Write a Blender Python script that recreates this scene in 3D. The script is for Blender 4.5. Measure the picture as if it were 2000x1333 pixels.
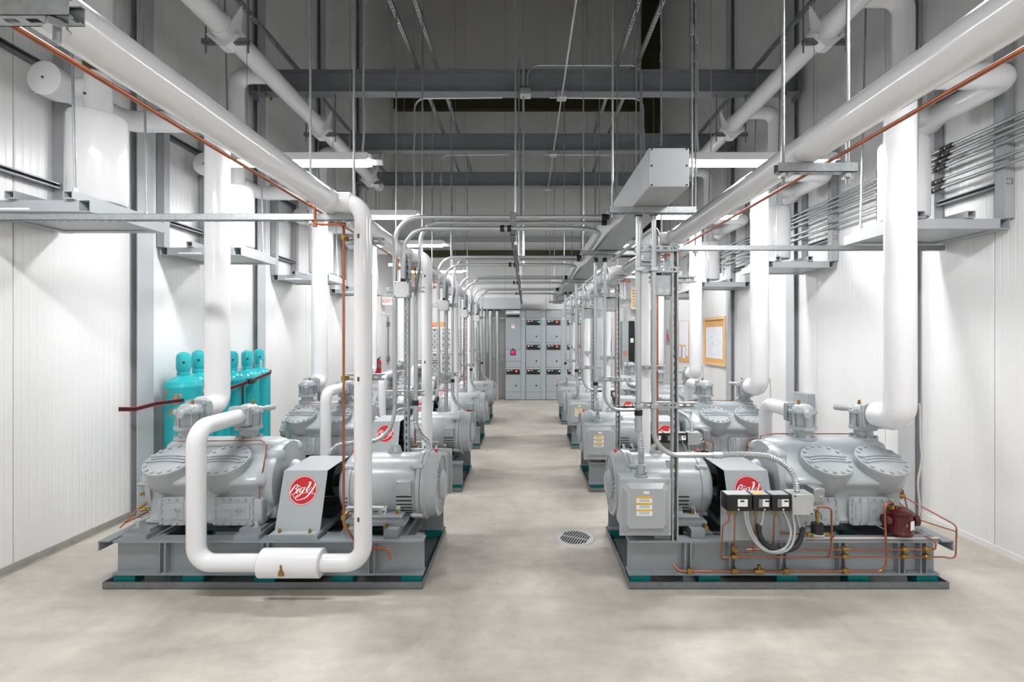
import bpy, bmesh, math, random
from mathutils import Vector as V, Matrix, Quaternion
random.seed(4)
for o in list(bpy.data.objects): bpy.data.objects.remove(o)
scn = bpy.context.scene
COL = scn.collection
PI = math.pi
# ------------------------------------------------------------------ camera, light, exposure
F = 920.0; CX = 1027.0; CY = 658.0; CAMZ = 1.6          # focal length and vanishing point on a 2000 px wide frame
cd = bpy.data.cameras.new('camera'); cam = bpy.data.objects.new('camera', cd); COL.objects.link(cam)
cam.location = (0, 0, CAMZ); cam.rotation_euler = (PI/2, 0, 0)
cd.sensor_width = 36; cd.lens = F/2000*36; cd.shift_x = -(CX-1000)/2000; cd.shift_y = (CY-666.5)/2000
cd.clip_start = .05; cd.clip_end = 60
scn.camera = cam
w = bpy.data.worlds.new('world'); scn.world = w; w.use_nodes = True
w.node_tree.nodes['Background'].inputs[0].default_value = (.8, .85, .9, 1)
w.node_tree.nodes['Background'].inputs[1].default_value = .1
vs = scn.view_settings; vs.view_transform = 'Standard'; vs.look = 'None'; vs.gamma = 1; vs.use_curve_mapping = False
vs.exposure = 0.1
cy = scn.cycles; cy.max_bounces = 5; cy.diffuse_bounces = 3; cy.glossy_bounces = 2; cy.transmission_bounces = 1
cy.caustics_reflective = False; cy.caustics_refractive = False; cy.use_adaptive_sampling = True; cy.adaptive_threshold = .06; cy.adaptive_min_samples = 16
TUBE_POWER = 95.0                                         # emission of the strip light lenses
def at(px, py, d): return V(((px-CX)*d/F, d, CAMZ-(py-CY)*d/F))
YC = 3.42; SP = 1.86; NU = 4
# ------------------------------------------------------------------ materials
def lin(c):
    return tuple(((v/255)/12.92 if v/255 <= .04045 else ((v/255+.055)/1.055)**2.4) for v in c)+(1,)
MATS = {}
def mat(name, rgb, rough=.5, metal=0, var=0, vscale=8, bump=0, bscale=60, emit=0, coat=0, spec=.5):
    m = bpy.data.materials.new(name); m.use_nodes = True; nt = m.node_tree; b = nt.nodes['Principled BSDF']
    b.inputs['Base Color'].default_value = lin(rgb); b.inputs['Roughness'].default_value = rough
    b.inputs['Metallic'].default_value = metal; b.inputs['Specular IOR Level'].default_value = spec
    if coat: b.inputs['Coat Weight'].default_value = coat; b.inputs['Coat Roughness'].default_value = .1
    if emit:
        b.inputs['Emission Color'].default_value = lin(rgb); b.inputs['Emission Strength'].default_value = emit
    if var or bump:
        tc = nt.nodes.new('ShaderNodeTexCoord')
    if var:
        n = nt.nodes.new('ShaderNodeTexNoise'); n.inputs['Scale'].default_value = vscale; n.inputs['Detail'].default_value = 4
        nt.links.new(tc.outputs['Object'], n.inputs['Vector'])
        r = nt.nodes.new('ShaderNodeMapRange'); r.inputs[1].default_value = .3; r.inputs[2].default_value = .7
        r.inputs[3].default_value = 1-var; r.inputs[4].default_value = 1+var
        nt.links.new(n.outputs['Fac'], r.inputs[0])
        mx = nt.nodes.new('ShaderNodeVectorMath'); mx.operation = 'SCALE'
        mx.inputs[0].default_value = lin(rgb)[:3]; nt.links.new(r.outputs[0], mx.inputs['Scale'])
        nt.links.new(mx.outputs[0], b.inputs['Base Color'])
    if bump:
        n2 = nt.nodes.new('ShaderNodeTexNoise'); n2.inputs['Scale'].default_value = bscale; n2.inputs['Detail'].default_value = 3
        nt.links.new(tc.outputs['Object'], n2.inputs['Vector'])
        bp = nt.nodes.new('ShaderNodeBump'); bp.inputs['Strength'].default_value = bump; bp.inputs['Distance'].default_value = .01
        nt.links.new(n2.outputs['Fac'], bp.inputs['Height']); nt.links.new(bp.outputs[0], b.inputs['Normal'])
    MATS[name] = m; return m
mat('pvc', (232, 232, 234), .14, var=.015, vscale=3)
mat('wallpaint', (236, 236, 236), .32, var=.012, vscale=2, bump=.04, bscale=25)
mat('wallback', (150, 150, 150), .7)
mat('machine', (168, 173, 176), .26, var=.03, vscale=6, bump=.06, bscale=40)
mat('skidgrey', (138, 143, 147), .38, var=.04, vscale=5)
mat('steelgrey', (166, 169, 173), .45, var=.04, vscale=6)
mat('guardgrey', (168, 173, 176), .4, var=.02)
mat('grate', (206, 207, 206), .4, .2, var=.05)
mat('columngrey', (184, 186, 189), .45, var=.03, vscale=4)
mat('beamgrey_dim', (126, 129, 133), .5, var=.04, vscale=5)  # steel grey darkened for the beams, dim light put into the colour
mat('meterred', (230, 20, 50), .4, emit=.6)
mat('galv', (172, 176, 178), .38, .75, var=.12, vscale=60)
mat('galvdark', (128, 131, 134), .45, .6, var=.1, vscale=30)
mat('conduit', (186, 190, 192), .3, .7, var=.04, vscale=20)
mat('flexmetal', (182, 186, 188), .35, .6)
mat('rod', (165, 170, 170), .4, .7, var=.1, vscale=30)
mat('alum', (200, 202, 203), .3, .6, var=.04)
mat('wireway', (170, 172, 175), .4, .3, var=.03)
mat('copper', (166, 104, 78), .34, .85, var=.18, vscale=14)
mat('brass', (158, 128, 66), .35, .85, var=.1, vscale=30)
mat('chrome', (200, 200, 200), .25, .9)
mat('black', (22, 22, 23), .4)
mat('rubber', (42, 42, 44), .6)
mat('dark', (30, 31, 32), .7)
mat('teal', (0, 112, 112), .5, var=.1)
mat('cylteal', (30, 178, 186), .28, var=.03, coat=.3)
mat('chip', (214, 110, 40), .6, var=.1)
mat('maroon', (80, 15, 24), .28, var=.06)
mat('red', (190, 14, 28), .4)
mat('redplastic', (225, 60, 45), .4)
mat('foam', (196, 188, 184), .8)
mat('white', (240, 240, 240), .4)
mat('labelgrey', (120, 124, 128), .6)
mat('yellow', (226, 178, 40), .5)
mat('blue', (46, 98, 150), .4)
mat('navy', (30, 40, 130), .4)
mat('olive', (66, 62, 36), .6, var=.08)
mat('mccgrey', (164, 172, 176), .42, var=.015)
mat('seamdark', (70, 74, 77), .6)
mat('cork', (222, 172, 112), .8, var=.08, vscale=40)
mat('pine', (228, 194, 146), .6, var=.05)
mat('paper', (232, 234, 240), .7, var=.02)
mat('purple', (130, 110, 180), .7)
mat('cream', (240, 230, 206), .5)
mat('cardboard', (200, 140, 84), .8, var=.06)
mat('filter', (148, 148, 150), .9, var=.1, vscale=40)
mat('brown', (92, 74, 44), .7, var=.2, vscale=30)
mat('lens', (255, 255, 255), .4, emit=TUBE_POWER)
mat('fixture', (236, 236, 238), .35)
mat('lampred', (255, 70, 40), .4, emit=2.5)
mat('lampgreen', (40, 220, 150), .4, emit=1.5)
mat('offred', (130, 30, 40), .4)
mat('offgreen', (20, 120, 90), .4)
mat('kick', (168, 166, 160), .45, .3, var=.12, vscale=12)
mat('deck', (84, 85, 86), .6, var=.04)
mat('strap', (38, 30, 34), .8)
mat('strapred', (190, 50, 56), .8)
mat('redsign', (226, 84, 84), .5)
def floor_mat():
    m = bpy.data.materials.new('concrete'); m.use_nodes = True; nt = m.node_tree; b = nt.nodes['Principled BSDF']
    tc = nt.nodes.new('ShaderNodeTexCoord')
    def noise(s, d, rough=.55, dist=0):
        n = nt.nodes.new('ShaderNodeTexNoise'); n.inputs['Scale'].default_value = s; n.inputs['Detail'].default_value = d
        n.inputs['Roughness'].default_value = rough; n.inputs['Distortion'].default_value = dist
        nt.links.new(tc.outputs['Object'], n.inputs['Vector']); return n
    n1 = noise(1.1, 6, .6, .6); r1 = nt.nodes.new('ShaderNodeValToRGB')
    e = r1.color_ramp.elements; e[0].position = .3; e[0].color = lin((170, 164, 154)); e[1].position = .68; e[1].color = lin((211, 204, 193))
    x = r1.color_ramp.elements.new(.5); x.color = lin((196, 189, 178))
    nt.links.new(n1.outputs['Fac'], r1.inputs[0])
    n2 = noise(9, 8, .7); r2 = nt.nodes.new('ShaderNodeMapRange'); r2.inputs[1].default_value = .3; r2.inputs[2].default_value = .75; r2.inputs[3].default_value = .84; r2.inputs[4].default_value = 1.06
    nt.links.new(n2.outputs['Fac'], r2.inputs[0])
    mp = nt.nodes.new('ShaderNodeMapping'); mp.inputs['Scale'].default_value = (.7, 3.2, 1); nt.links.new(tc.outputs['Object'], mp.inputs['Vector'])
    n4 = nt.nodes.new('ShaderNodeTexNoise'); n4.inputs['Scale'].default_value = 2.2; n4.inputs['Detail'].default_value = 7; n4.inputs['Roughness'].default_value = .65
    nt.links.new(mp.outputs[0], n4.inputs['Vector'])
    r4 = nt.nodes.new('ShaderNodeMapRange'); r4.inputs[1].default_value = .32; r4.inputs[2].default_value = .6; r4.inputs[3].default_value = .86; r4.inputs[4].default_value = 1.03
    nt.links.new(n4.outputs['Fac'], r4.inputs[0])
    mu = nt.nodes.new('ShaderNodeMath'); mu.operation = 'MULTIPLY'; nt.links.new(r4.outputs[0], mu.inputs[1])
    vm = nt.nodes.new('ShaderNodeVectorMath'); vm.operation = 'SCALE'
    nt.links.new(r1.outputs[0], vm.inputs[0]); nt.links.new(r2.outputs[0], mu.inputs[0]); nt.links.new(mu.outputs[0], vm.inputs['Scale']); nt.links.new(vm.outputs[0], b.inputs['Base Color'])
    r3 = nt.nodes.new('ShaderNodeMapRange'); r3.inputs[3].default_value = .3; r3.inputs[4].default_value = .5
    nt.links.new(n2.outputs['Fac'], r3.inputs[0]); nt.links.new(r3.outputs[0], b.inputs['Roughness'])
    bp = nt.nodes.new('ShaderNodeBump'); bp.inputs['Strength'].default_value = .12; bp.inputs['Distance'].default_value = .004
    nt.links.new(n2.outputs['Fac'], bp.inputs['Height']); nt.links.new(bp.outputs[0], b.inputs['Normal'])
    MATS['concrete'] = m
floor_mat()
# ------------------------------------------------------------------ mesh helpers
ORG = {}
def frame(ax):
    ax = V(ax).normalized(); h = V((0, 0, 1)) if abs(ax.z) < .9 else V((1, 0, 0))
    u = h.cross(ax).normalized(); return u, ax.cross(u).normalized(), ax
def fillet(pts, R, n=6):
    pts = [V(p) for p in pts]; out = [pts[0]]
    for i in range(1, len(pts)-1):
        a, b, c = pts[i-1], pts[i], pts[i+1]
        d1 = (a-b); d2 = (c-b); l1, l2 = d1.length, d2.length; d1.normalize(); d2.normalize()
        ang = d1.angle(d2)
        if ang > PI-.02 or R <= 0: out.append(b); continue
        t = min(R/math.tan(ang/2), l1*.49, l2*.49); r = t*math.tan(ang/2)
        cen = b+(d1+d2).normalized()*(r/math.sin(ang/2))
        s = b+d1*t-cen; e = b+d2*t-cen
        th = s.angle(e)
        for k in range(n+1):
            f = k/n
            q = (s*math.sin((1-f)*th)+e*math.sin(f*th))/math.sin(th) if th > 1e-4 else s
            out.append(cen+q)
    out.append(pts[-1]); return out
def catmull(pts, step=.02):
    pts = [V(p) for p in pts]; P = [pts[0]*2-pts[1]]+pts+[pts[-1]*2-pts[-2]]; out = []
    for i in range(1, len(P)-2):
        p0, p1, p2, p3 = P[i-1:i+3]; n = max(2, int((p2-p1).length/step))
        for k in range(n):
            t = k/n
            out.append(.5*((2*p1)+(p2-p0)*t+(2*p0-5*p1+4*p2-p3)*t*t+(3*p1-p0-3*p2+p3)*t**3))
    out.append(pts[-1]); return out
SMALL = {'bolts', 'anchor_bolts', 'screws', 'cover_screws', 'end_screws', 'nuts', 'vent_slot_shade', 'label_print', 'label_bands', 'casting_marks', 'paint_chips', 'drawing_lines', 'slots', 'knockouts', 'fittings', 'brass_fittings', 'jacket_seams', 'label_stripes', 'brass_clamps', 'brass_nuts', 'solenoid_nuts', 'clamps', 'grease_caps', 'couplings', 'nipples', 'edging', 'slat_gaps', 'vents', 'print', 'window', 'logo_lettering', 'lattice', 'fan_grille', 'brass_clamps'}
class M:
    def __init__(s): s.v = []; s.f = []; s.rng = []
    def add(s, vs, fs):
        o = len(s.v); g = len(s.f); s.v += [V(p) for p in vs]; s.f += [[i+o for i in f] for f in fs]; s.rng.append((o, len(s.v), g, len(s.f))); return s
    def box(s, x0, x1, y0, y1, z0, z1):
        return s.add([(x, y, z) for x in (x0, x1) for y in (y0, y1) for z in (z0, z1)],
                     [(0, 1, 3, 2), (4, 6, 7, 5), (0, 4, 5, 1), (2, 3, 7, 6), (0, 2, 6, 4), (1, 5, 7, 3)])
    def rbox(s, x0, x1, y0, y1, z0, z1, b=.01, seg=2):
        bm = bmesh.new(); bmesh.ops.create_cube(bm, size=1)
        for v in bm.verts: v.co = V(((x0+x1)/2+v.co.x*(x1-x0), (y0+y1)/2+v.co.y*(y1-y0), (z0+z1)/2+v.co.z*(z1-z0)))
        bmesh.ops.bevel(bm, geom=list(bm.edges), offset=b, segments=seg, profile=.5, affect='EDGES')
        bm.verts.index_update(); s.add([v.co.copy() for v in bm.verts], [[v.index for v in f.verts] for f in bm.faces]); bm.free(); return s
    def obox(s, c, ax, ay, az, hx, hy, hz):
        c = V(c); ax = V(ax).normalized()*hx; ay = V(ay).normalized()*hy; az = V(az).normalized()*hz
        return s.add([c+ax*i+ay*j+az*k for i in (-1, 1) for j in (-1, 1) for k in (-1, 1)],
                     [(0, 1, 3, 2), (4, 6, 7, 5), (0, 4, 5, 1), (2, 3, 7, 6), (0, 2, 6, 4), (1, 5, 7, 3)])
    def bar(s, p0, p1, wdt, hgt, up=(0, 0, 1)):
        p0 = V(p0); p1 = V(p1); a = (p1-p0).normalized(); u = V(up); sd = a.cross(u).normalized(); u = sd.cross(a)
        return s.obox((p0+p1)/2, a, sd, u, (p1-p0).length/2, wdt/2, hgt/2)
    def lathe(s, prof, o, ax, n=24, cap=True, off=0):
        u, v, a = frame(ax); o = V(o); vs = []; fs = []
        for (r, h) in prof:
            for k in range(n):
                t = 2*PI*k/n+off; vs.append(o+a*h+u*(r*math.cos(t))+v*(r*math.sin(t)))
        for i in range(len(prof)-1):
            for k in range(n):
                k2 = (k+1) % n; fs.append((i*n+k, i*n+k2, (i+1)*n+k2, (i+1)*n+k))
        if cap: fs.append(tuple(range(n-1, -1, -1))); fs.append(tuple((len(prof)-1)*n+k for k in range(n)))
        return s.add(vs, fs)
    def cyl(s, p0, p1, r, n=12, r1=None, off=0):
        p0 = V(p0); p1 = V(p1); return s.lathe([(r, 0), (r if r1 is None else r1, (p1-p0).length)], p0, p1-p0, n, True, off)
    def tube(s, path, r, n=12, R=0, k=6, cap=True):
        p = fillet(path, R, k) if R else [V(q) for q in path]
        q = [p[0]]
        for a in p[1:]:
            if (a-q[-1]).length > 1e-5: q.append(a)
        p = q; rs = r if isinstance(r, (list, tuple)) else [r]*len(p)
        if len(rs) != len(p): rs = [rs[min(int(i*len(rs)/len(p)), len(rs)-1)] for i in range(len(p))]
        t0 = (p[1]-p[0]).normalized(); u, v, _ = frame(t0); vs = []; fs = []; prev = t0
        for i, a in enumerate(p):
            if i == 0: t = t0
            elif i == len(p)-1: t = (p[i]-p[i-1]).normalized()
            else: t = ((p[i+1]-p[i]).normalized()+(p[i]-p[i-1]).normalized()).normalized()
            qn = prev.rotation_difference(t); u = qn @ u; v = qn @ v; prev = t
            for j in range(n):
                th = 2*PI*j/n; vs.append(a+(u*math.cos(th)+v*math.sin(th))*rs[i])
        for i in range(len(p)-1):
            for j in range(n):
                j2 = (j+1) % n; fs.append((i*n+j, i*n+j2, (i+1)*n+j2, (i+1)*n+j))
        if cap: fs.append(tuple(range(n-1, -1, -1))); fs.append(tuple((len(p)-1)*n+j for j in range(n)))
        return s.add(vs, fs)
    def flex(s, path, r, n=10, step=.0075):
        p = catmull(path, step); return s.tube(p, [r if i % 2 else r*.8 for i in range(len(p))], n)
    def prism(s, poly, o, ex, ey, ez, h):
        o = V(o); ex = V(ex); ey = V(ey); ez = V(ez); n = len(poly)
        vs = [o+ex*a+ey*b for a, b in poly]+[o+ex*a+ey*b+ez*h for a, b in poly]
        return s.add(vs, [tuple(range(n-1, -1, -1)), tuple(range(n, 2*n))]+[(i, (i+1) % n, n+(i+1) % n, n+i) for i in range(n)])
    def sphere(s, c, r, n=12, m=8, sc=(1, 1, 1)):
        c = V(c); vs = []; fs = []
        for i in range(m+1):
            t = PI*i/m
            for j in range(n):
                q = 2*PI*j/n; vs.append(c+V((r*sc[0]*math.sin(t)*math.cos(q), r*sc[1]*math.sin(t)*math.sin(q), r*sc[2]*math.cos(t))))
        for i in range(m):
            for j in range(n):
                fs.append((i*n+j, (i+1)*n+j, (i+1)*n+(j+1) % n, i*n+(j+1) % n))
        return s.add(vs, fs)
    def hollow(s, p0, p1, w_, h_, t=.005, up=(0, 0, 1)):      # open ended rectangular steel tube
        p0 = V(p0); p1 = V(p1); a = (p1-p0).normalized(); u = V(up); sd = a.cross(u).normalized(); u = sd.cross(a)
        c = (p0+p1)/2; L = (p1-p0).length/2
        for sg in (-1, 1):
            s.obox(c+u*sg*(h_-t)/2, a, sd, u, L, w_/2, t/2); s.obox(c+sd*sg*(w_-t)/2, a, sd, u, L, t/2, h_/2-t)
        return s
    def strut(s, p0, p1, face, slots=True, w_=.041, d_=.041, start=.025):   # lipped channel, slotted back looks along 'face'
        p0 = V(p0); p1 = V(p1); a = (p1-p0).normalized(); fz = V(face).normalized(); sd = a.cross(fz).normalized()
        L = (p1-p0).length; c = (p0+p1)/2; t = .0014
        for sg in (-1, 1):
            s.obox(c+sd*sg*(w_/2-t)-fz*d_/2, a, sd, fz, L/2, t, d_/2)
            s.obox(c+sd*sg*(w_/2-.005)-fz*(d_-t), a, sd, fz, L/2, .005, t)
        if not slots: s.obox(c-fz*t, a, sd, fz, L/2, w_/2, t)
        else:
            for sg in (-1, 1): s.obox(c+sd*sg*(w_/2-.0068)-fz*t, a, sd, fz, L/2, .0068, t)
            x = 0.0; k = 0; pit = .0508; edges = []
            x = start; prev = 0
            while x < L:
                e = min(x+.0286, L); s0 = x
                if s0-prev > .001: edges.append((prev, s0))
                prev = e; x += pit
            if L-prev > .001: edges.append((prev, L))
            for e0, e1 in edges: s.obox(p0+a*(e0+e1)/2-fz*t, a, sd, fz, (e1-e0)/2, w_/2-.0136, t)
        return s
    def each(s, name, m, parent, **kw):            # one object per primitive
        out = []
        for a0, a1, f0, f1 in s.rng:
            q = M(); q.v = s.v[a0:a1]; q.f = [[i-a0 for i in f] for f in s.f[f0:f1]]; out.append(q.build(name, m, parent, **kw))
        return out
    def build(s, name, m, parent=None, label=None, smooth=True, ang=38, kind=None):
        me = bpy.data.meshes.new(name); og = ORG.get(parent.name, V((0, 0, 0))) if parent else V((0, 0, 0))
        if parent is None:
            xs = [p.x for p in s.v]; ys = [p.y for p in s.v]; zs = [p.z for p in s.v]
            og = V(((min(xs)+max(xs))/2, (min(ys)+max(ys))/2, min(zs)))
        me.from_pydata([p-og for p in s.v], [], s.f); me.materials.append(MATS[m])
        if smooth:
            me.polygons.foreach_set('use_smooth', [True]*len(me.polygons)); me.set_sharp_from_angle(angle=math.radians(ang))
        me.update(); o = bpy.data.objects.new(name, me); COL.objects.link(o)
        if parent: o.parent = parent
        else: o.location = og
        ORG[o.name] = og
        if label: o['label'] = label
        if kind or name in SMALL: o['kind'] = kind or 'stuff'
        return o
def thing(name, label, cat, org, group=None):
    o = bpy.data.objects.new(name, None); COL.objects.link(o); o.location = org; o.empty_display_size = .1
    o['label'] = label; o['category'] = cat
    if group: o['group'] = group
    ORG[o.name] = V(org); return o
def tag(o, label, cat, group=None):
    o['label'] = label; o['category'] = cat
    if group: o['group'] = group
    return o
def struct(o): o['kind'] = 'structure'; return o
def copy_tree(o, parent=None):
    c = o.copy(); COL.objects.link(c); c.parent = parent
    for ch in list(o.children): copy_tree(ch, c)
    return c
def place(root, side, k, label):
    og = ORG[root.name]
    c = copy_tree(root)
    if side == 'L': c.location = (og.x, og.y+SP*k, og.z)
    else: c.location = (-og.x, 2*YC-og.y+SP*k, og.z); c.rotation_euler = (0, 0, PI)
    c['label'] = label; return c
def shift(root, k, label, dy=None):
    c = copy_tree(root); og = ORG[root.name]; c.location = (og.x, og.y+(SP*k if dy is None else dy), og.z); c['label'] = label; return c
def drop_proto(root):
    for ch in list(root.children): drop_proto(ch)
    bpy.data.objects.remove(root)
def text_mesh(body, size, shear=0, ext=.0004):
    cu = bpy.data.curves.new('text', 'FONT'); cu.body = body; cu.size = size; cu.shear = shear; cu.extrude = ext
    cu.align_x = 'CENTER'; cu.align_y = 'CENTER'; cu.resolution_u = 3
    o = bpy.data.objects.new('text', cu); COL.objects.link(o)
    dg = bpy.context.evaluated_depsgraph_get(); me = bpy.data.meshes.new_from_object(o.evaluated_get(dg))
    vs = [v.co.copy() for v in me.vertices]; fs = [list(p.vertices) for p in me.polygons]
    bpy.data.objects.remove(o); bpy.data.meshes.remove(me); return vs, fs
def put_text(body, size, c, ex, ey, m, parent, name='lettering', shear=0):
    vs, fs = text_mesh(body, size, shear); ex = V(ex); ey = V(ey); ez = ex.cross(ey); c = V(c)
    b = M(); b.add([c+ex*p.x+ey*p.y+ez*(p.z+.0006) for p in vs], fs); return b.build(name, m, parent, smooth=False)
ORD = ['nearest', 'second', 'third', 'farthest']
SIDE = {'L': 'left', 'R': 'right'}
# ------------------------------------------------------------------ the room
WX = 3.5; Y0 = -3.0; Y1 = 12.35; HZ = 11.0
struct(M().box(-WX-.2, WX+.2, Y0-.2, Y1+.2, -.2, 0).build('floor', 'concrete', smooth=False))
def panel_profile(wd, n=10, gap=.006):
    # flat insulated panel with shallow vertical grooves, edges rolled back at the seam
    p = [(gap/2, -.02), (gap/2, -.004), (gap/2+.006, 0)]
    for i in range(1, n):
        y = wd*i/n; p += [(y-.008, 0), (y-.003, -.0012), (y+.003, -.0012), (y+.008, 0)]
    p += [(wd-gap/2-.006, 0), (wd-gap/2, -.004), (wd-gap/2, -.02)]
    return p
def panel_mesh(wd, h, z0=0, n=10):
    pr = panel_profile(wd, n); m = M(); N = len(pr)
    m.add([(a, b, z0) for a, b in pr]+[(a, b, h) for a, b in pr], [(i, i+1, N+i+1, N+i) for i in range(N-1)])
    me = bpy.data.meshes.new('wall_panel'); me.from_pydata(m.v, [], m.f); me.materials.append(MATS['wallpaint']); return me
PW = 1.07
pm = panel_mesh(PW, HZ, 0, 20)
def wall(name, p0, along, inward, n, skip=()):
    p0 = V(p0); along = V(along); inward = V(inward); L = n*PW
    b = M().obox(p0+along*L/2-inward*.06+V((0, 0, HZ/2)), along, inward, (0, 0, 1), L/2, .04, HZ/2)
    r = b.build(name, 'wallback', smooth=False); struct(r); og = ORG[r.name]
    rz = math.atan2(along.y, along.x)
    flip = along.cross(V((0, 0, 1))).dot(inward) > 0     # profile's -y must point out of the room
    for i in range(n):
        o = bpy.data.objects.new('wall_panel', pm); COL.objects.link(o); o.parent = r
        o.location = p0+along*(PW*i)-og; o.rotation_euler = (0, 0, rz)
        if flip: o.scale = (1, -1, 1)
    return r
NW = 15
yst = 3.22-6*PW                                            # a seam falls at depth 3.22 m on the left wall
wall('wall_left', (-WX, yst, 0), (0, 1, 0), (1, 0, 0), NW)
wall('wall_right', (WX, yst+.3, 0), (0, 1, 0), (-1, 0, 0), NW)
wall('wall_back', (-3.75, Y1, 0), (1, 0, 0), (0, -1, 0), 7)
wall('wall_front', (-3.75, Y0, 0), (1, 0, 0), (0, 1, 0), 7)
struct(M().box(-WX-.2, WX+.2, Y0-.2, Y1+.2, HZ, HZ+.15).build('ceiling', 'deck', smooth=False))
b = M().box(-WX, -WX+.006, Y0, Y1, 0, .052).box(-WX, -WX+.03, Y0, Y1, 0, .004)
y = Y0+.3
while y < Y1: b.cyl((-WX+.006, y, .028), (-WX+.012, y, .028), .007, 6); y += .62
struct(b.build('baseboard_left', 'kick'))
struct(M().box(WX-.008, WX, Y0, Y1, 0, .045).build('baseboard_right', 'wallpaint'))
# olive steel of the back wall
olv = M().box(3.02, 3.44, Y1-.2, Y1-.02, 0, HZ-.02); o = olv.build('steel_column', 'olive'); tag(o, 'tall dark olive steel column in the far right corner', 'column')
o = M().box(-3.42, 3.02, Y1-.16, Y1-.01, 7.5, 7.77).build('wall_girt', 'olive'); tag(o, 'dark olive steel girt high across the far wall', 'beam', 'olive girts on the far wall')
o = M().box(-3.42, 3.02, Y1-.16, Y1-.01, 3.67, 3.84).build('wall_girt', 'olive'); tag(o, 'lower dark olive steel girt above the switchgear on the far wall', 'beam', 'olive girts on the far wall')
o = M().box(-3.3, 3.0, Y1-.1, Y1-.01, 4.08, 4.18).build('wall_rail', 'steelgrey'); tag(o, 'thin grey rail just above the lower olive girt', 'rail')
# columns and cross beams
COLY = [.38, 2.24, 4.1, 5.97, 7.83, 9.65]
def ibeam(m, p0, p1, wd, h, tf=.012, tw=.009, up=(0, 0, 1)):
    p0 = V(p0); p1 = V(p1); a = (p1-p0).normalized(); u = V(up); sd = a.cross(u).normalized(); c = (p0+p1)/2; L = (p1-p0).length/2
    for sg in (-1, 1): m.obox(c+u*sg*(h-tf)/2, a, sd, u, L, wd/2, tf/2)
    m.obox(c, a, sd, u, L, tw/2, h/2-tf); return m
colword = ['beside the camera', 'just in front of the camera', 'nearest in view', 'second in view', 'third in view', 'farthest']
for i, yy in enumerate(COLY):
    for sx, sn in ((-1, 'left'), (1, 'right')):
        cy_ = yy+.15
        m = ibeam(M(), (sx*3.464, cy_, .012), (sx*3.464, cy_, HZ), .18, .07, .009, .008, up=(1, 0, 0))
        r = thing('steel_column', f'grey steel wide-flange column on the {sn} wall, {colword[i]}', 'column', (sx*3.46, cy_, 0), 'grey wall columns')
        m.build('shaft', 'columngrey', r)
        M().box(sx*3.44-.06, sx*3.44+.055, cy_-.1, cy_+.1, 0, .012).build('base_plate', 'steelgrey', r)
        bb = M()
        for dy in (-.11, .11): bb.cyl((sx*3.405, cy_+dy*.7, .012), (sx*3.405, cy_+dy*.7, .04), .012, 6)
        bb.build('anchor_bolts', 'chrome', r)
    if yy < 3: 
        if yy < 2: continue
    r = thing('roof_beam', f'grey steel cross beam under the dark roof, {colword[i]}', 'beam', (0, yy, 4.67), 'grey cross beams')
    ibeam(M(), (-3.42, yy, 4.81), (3.42, yy, 4.81), .15, .28).build('beam', 'beamgrey_dim', r)
    for sx in (-1, 1):
        M().box(sx*3.42-.005, sx*3.42+.005, yy-.09, yy+.09, 4.6, 5.0).build('end_plate', 'beamgrey_dim', r)
        bb = M()
        for dy in (-.06, .06): bb.cyl((sx*3.26, yy+dy, 4.63), (sx*3.26, yy+dy, 4.66), .014, 6)
        bb.build('bolts', 'brass', r)
# slotted channels lying on the beams
for x, lab in ((-1.36, 'outer left'), (-1.11, 'inner left'), (1.135, 'inner right'), (1.376, 'outer right'), (-2.88, 'left wall side'), (2.88, 'right wall side')):
    o = M().strut((x, .3, 4.955), (x, 9.75, 4.955), (0, 0, -1), d_=.041).build('slotted_channel', 'galv', smooth=False)
    tag(o, f'long slotted steel channel laid over the beams, {lab} one', 'channel', 'slotted channels over the beams')
# ------------------------------------------------------------------ strip lights
LY = [-2.0, 1.83, 4.12, 5.97, 7.83, 10.3]  # rearmost pair is added out of view to brighten surfaces facing the camera
lw = ['unseen fill added behind the camera', 'just out of view', 'nearest in view', 'second in view', 'third in view', 'farthest']
fx = thing('strip_light', '', 'light', (0, 0, 3.14), 'fluorescent strip lights')
M().prism([(-.05, .035), (.05, .035), (.09, -.043), (.084, -.043), (.056, -.022), (-.056, -.022), (-.084, -.043), (-.09, -.043)], (-.62, 0, 3.16), (0, 1, 0), (0, 0, 1), (1, 0, 0), 1.24).build('housing', 'fixture', fx, smooth=False)
M().prism([(-.054, 0), (.054, 0), (.05, -.025), (.035, -.042), (-.035, -.042), (-.05, -.025)], (-.6, 0, 3.137), (0, 1, 0), (0, 0, 1), (1, 0, 0), 1.2).build('lens', 'lens', fx, smooth=False)
M().cyl((-.45, 0, 3.19), (-.45, 0, 4.664), .003, 6).cyl((.45, 0, 3.19), (.45, 0, 4.664), .003, 6).each('cable', 'rod', fx)
e = M().rbox(.62, .65, -.05, .05, 3.14, 3.185, .008).rbox(-.65, -.62, -.05, .05, 3.14, 3.185, .008); e.each('end_cap', 'fixture', fx)
M().rbox(.64, .74, -.025, .025, 3.105, 3.145, .01).build('sensor', 'fixture', fx)
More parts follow.
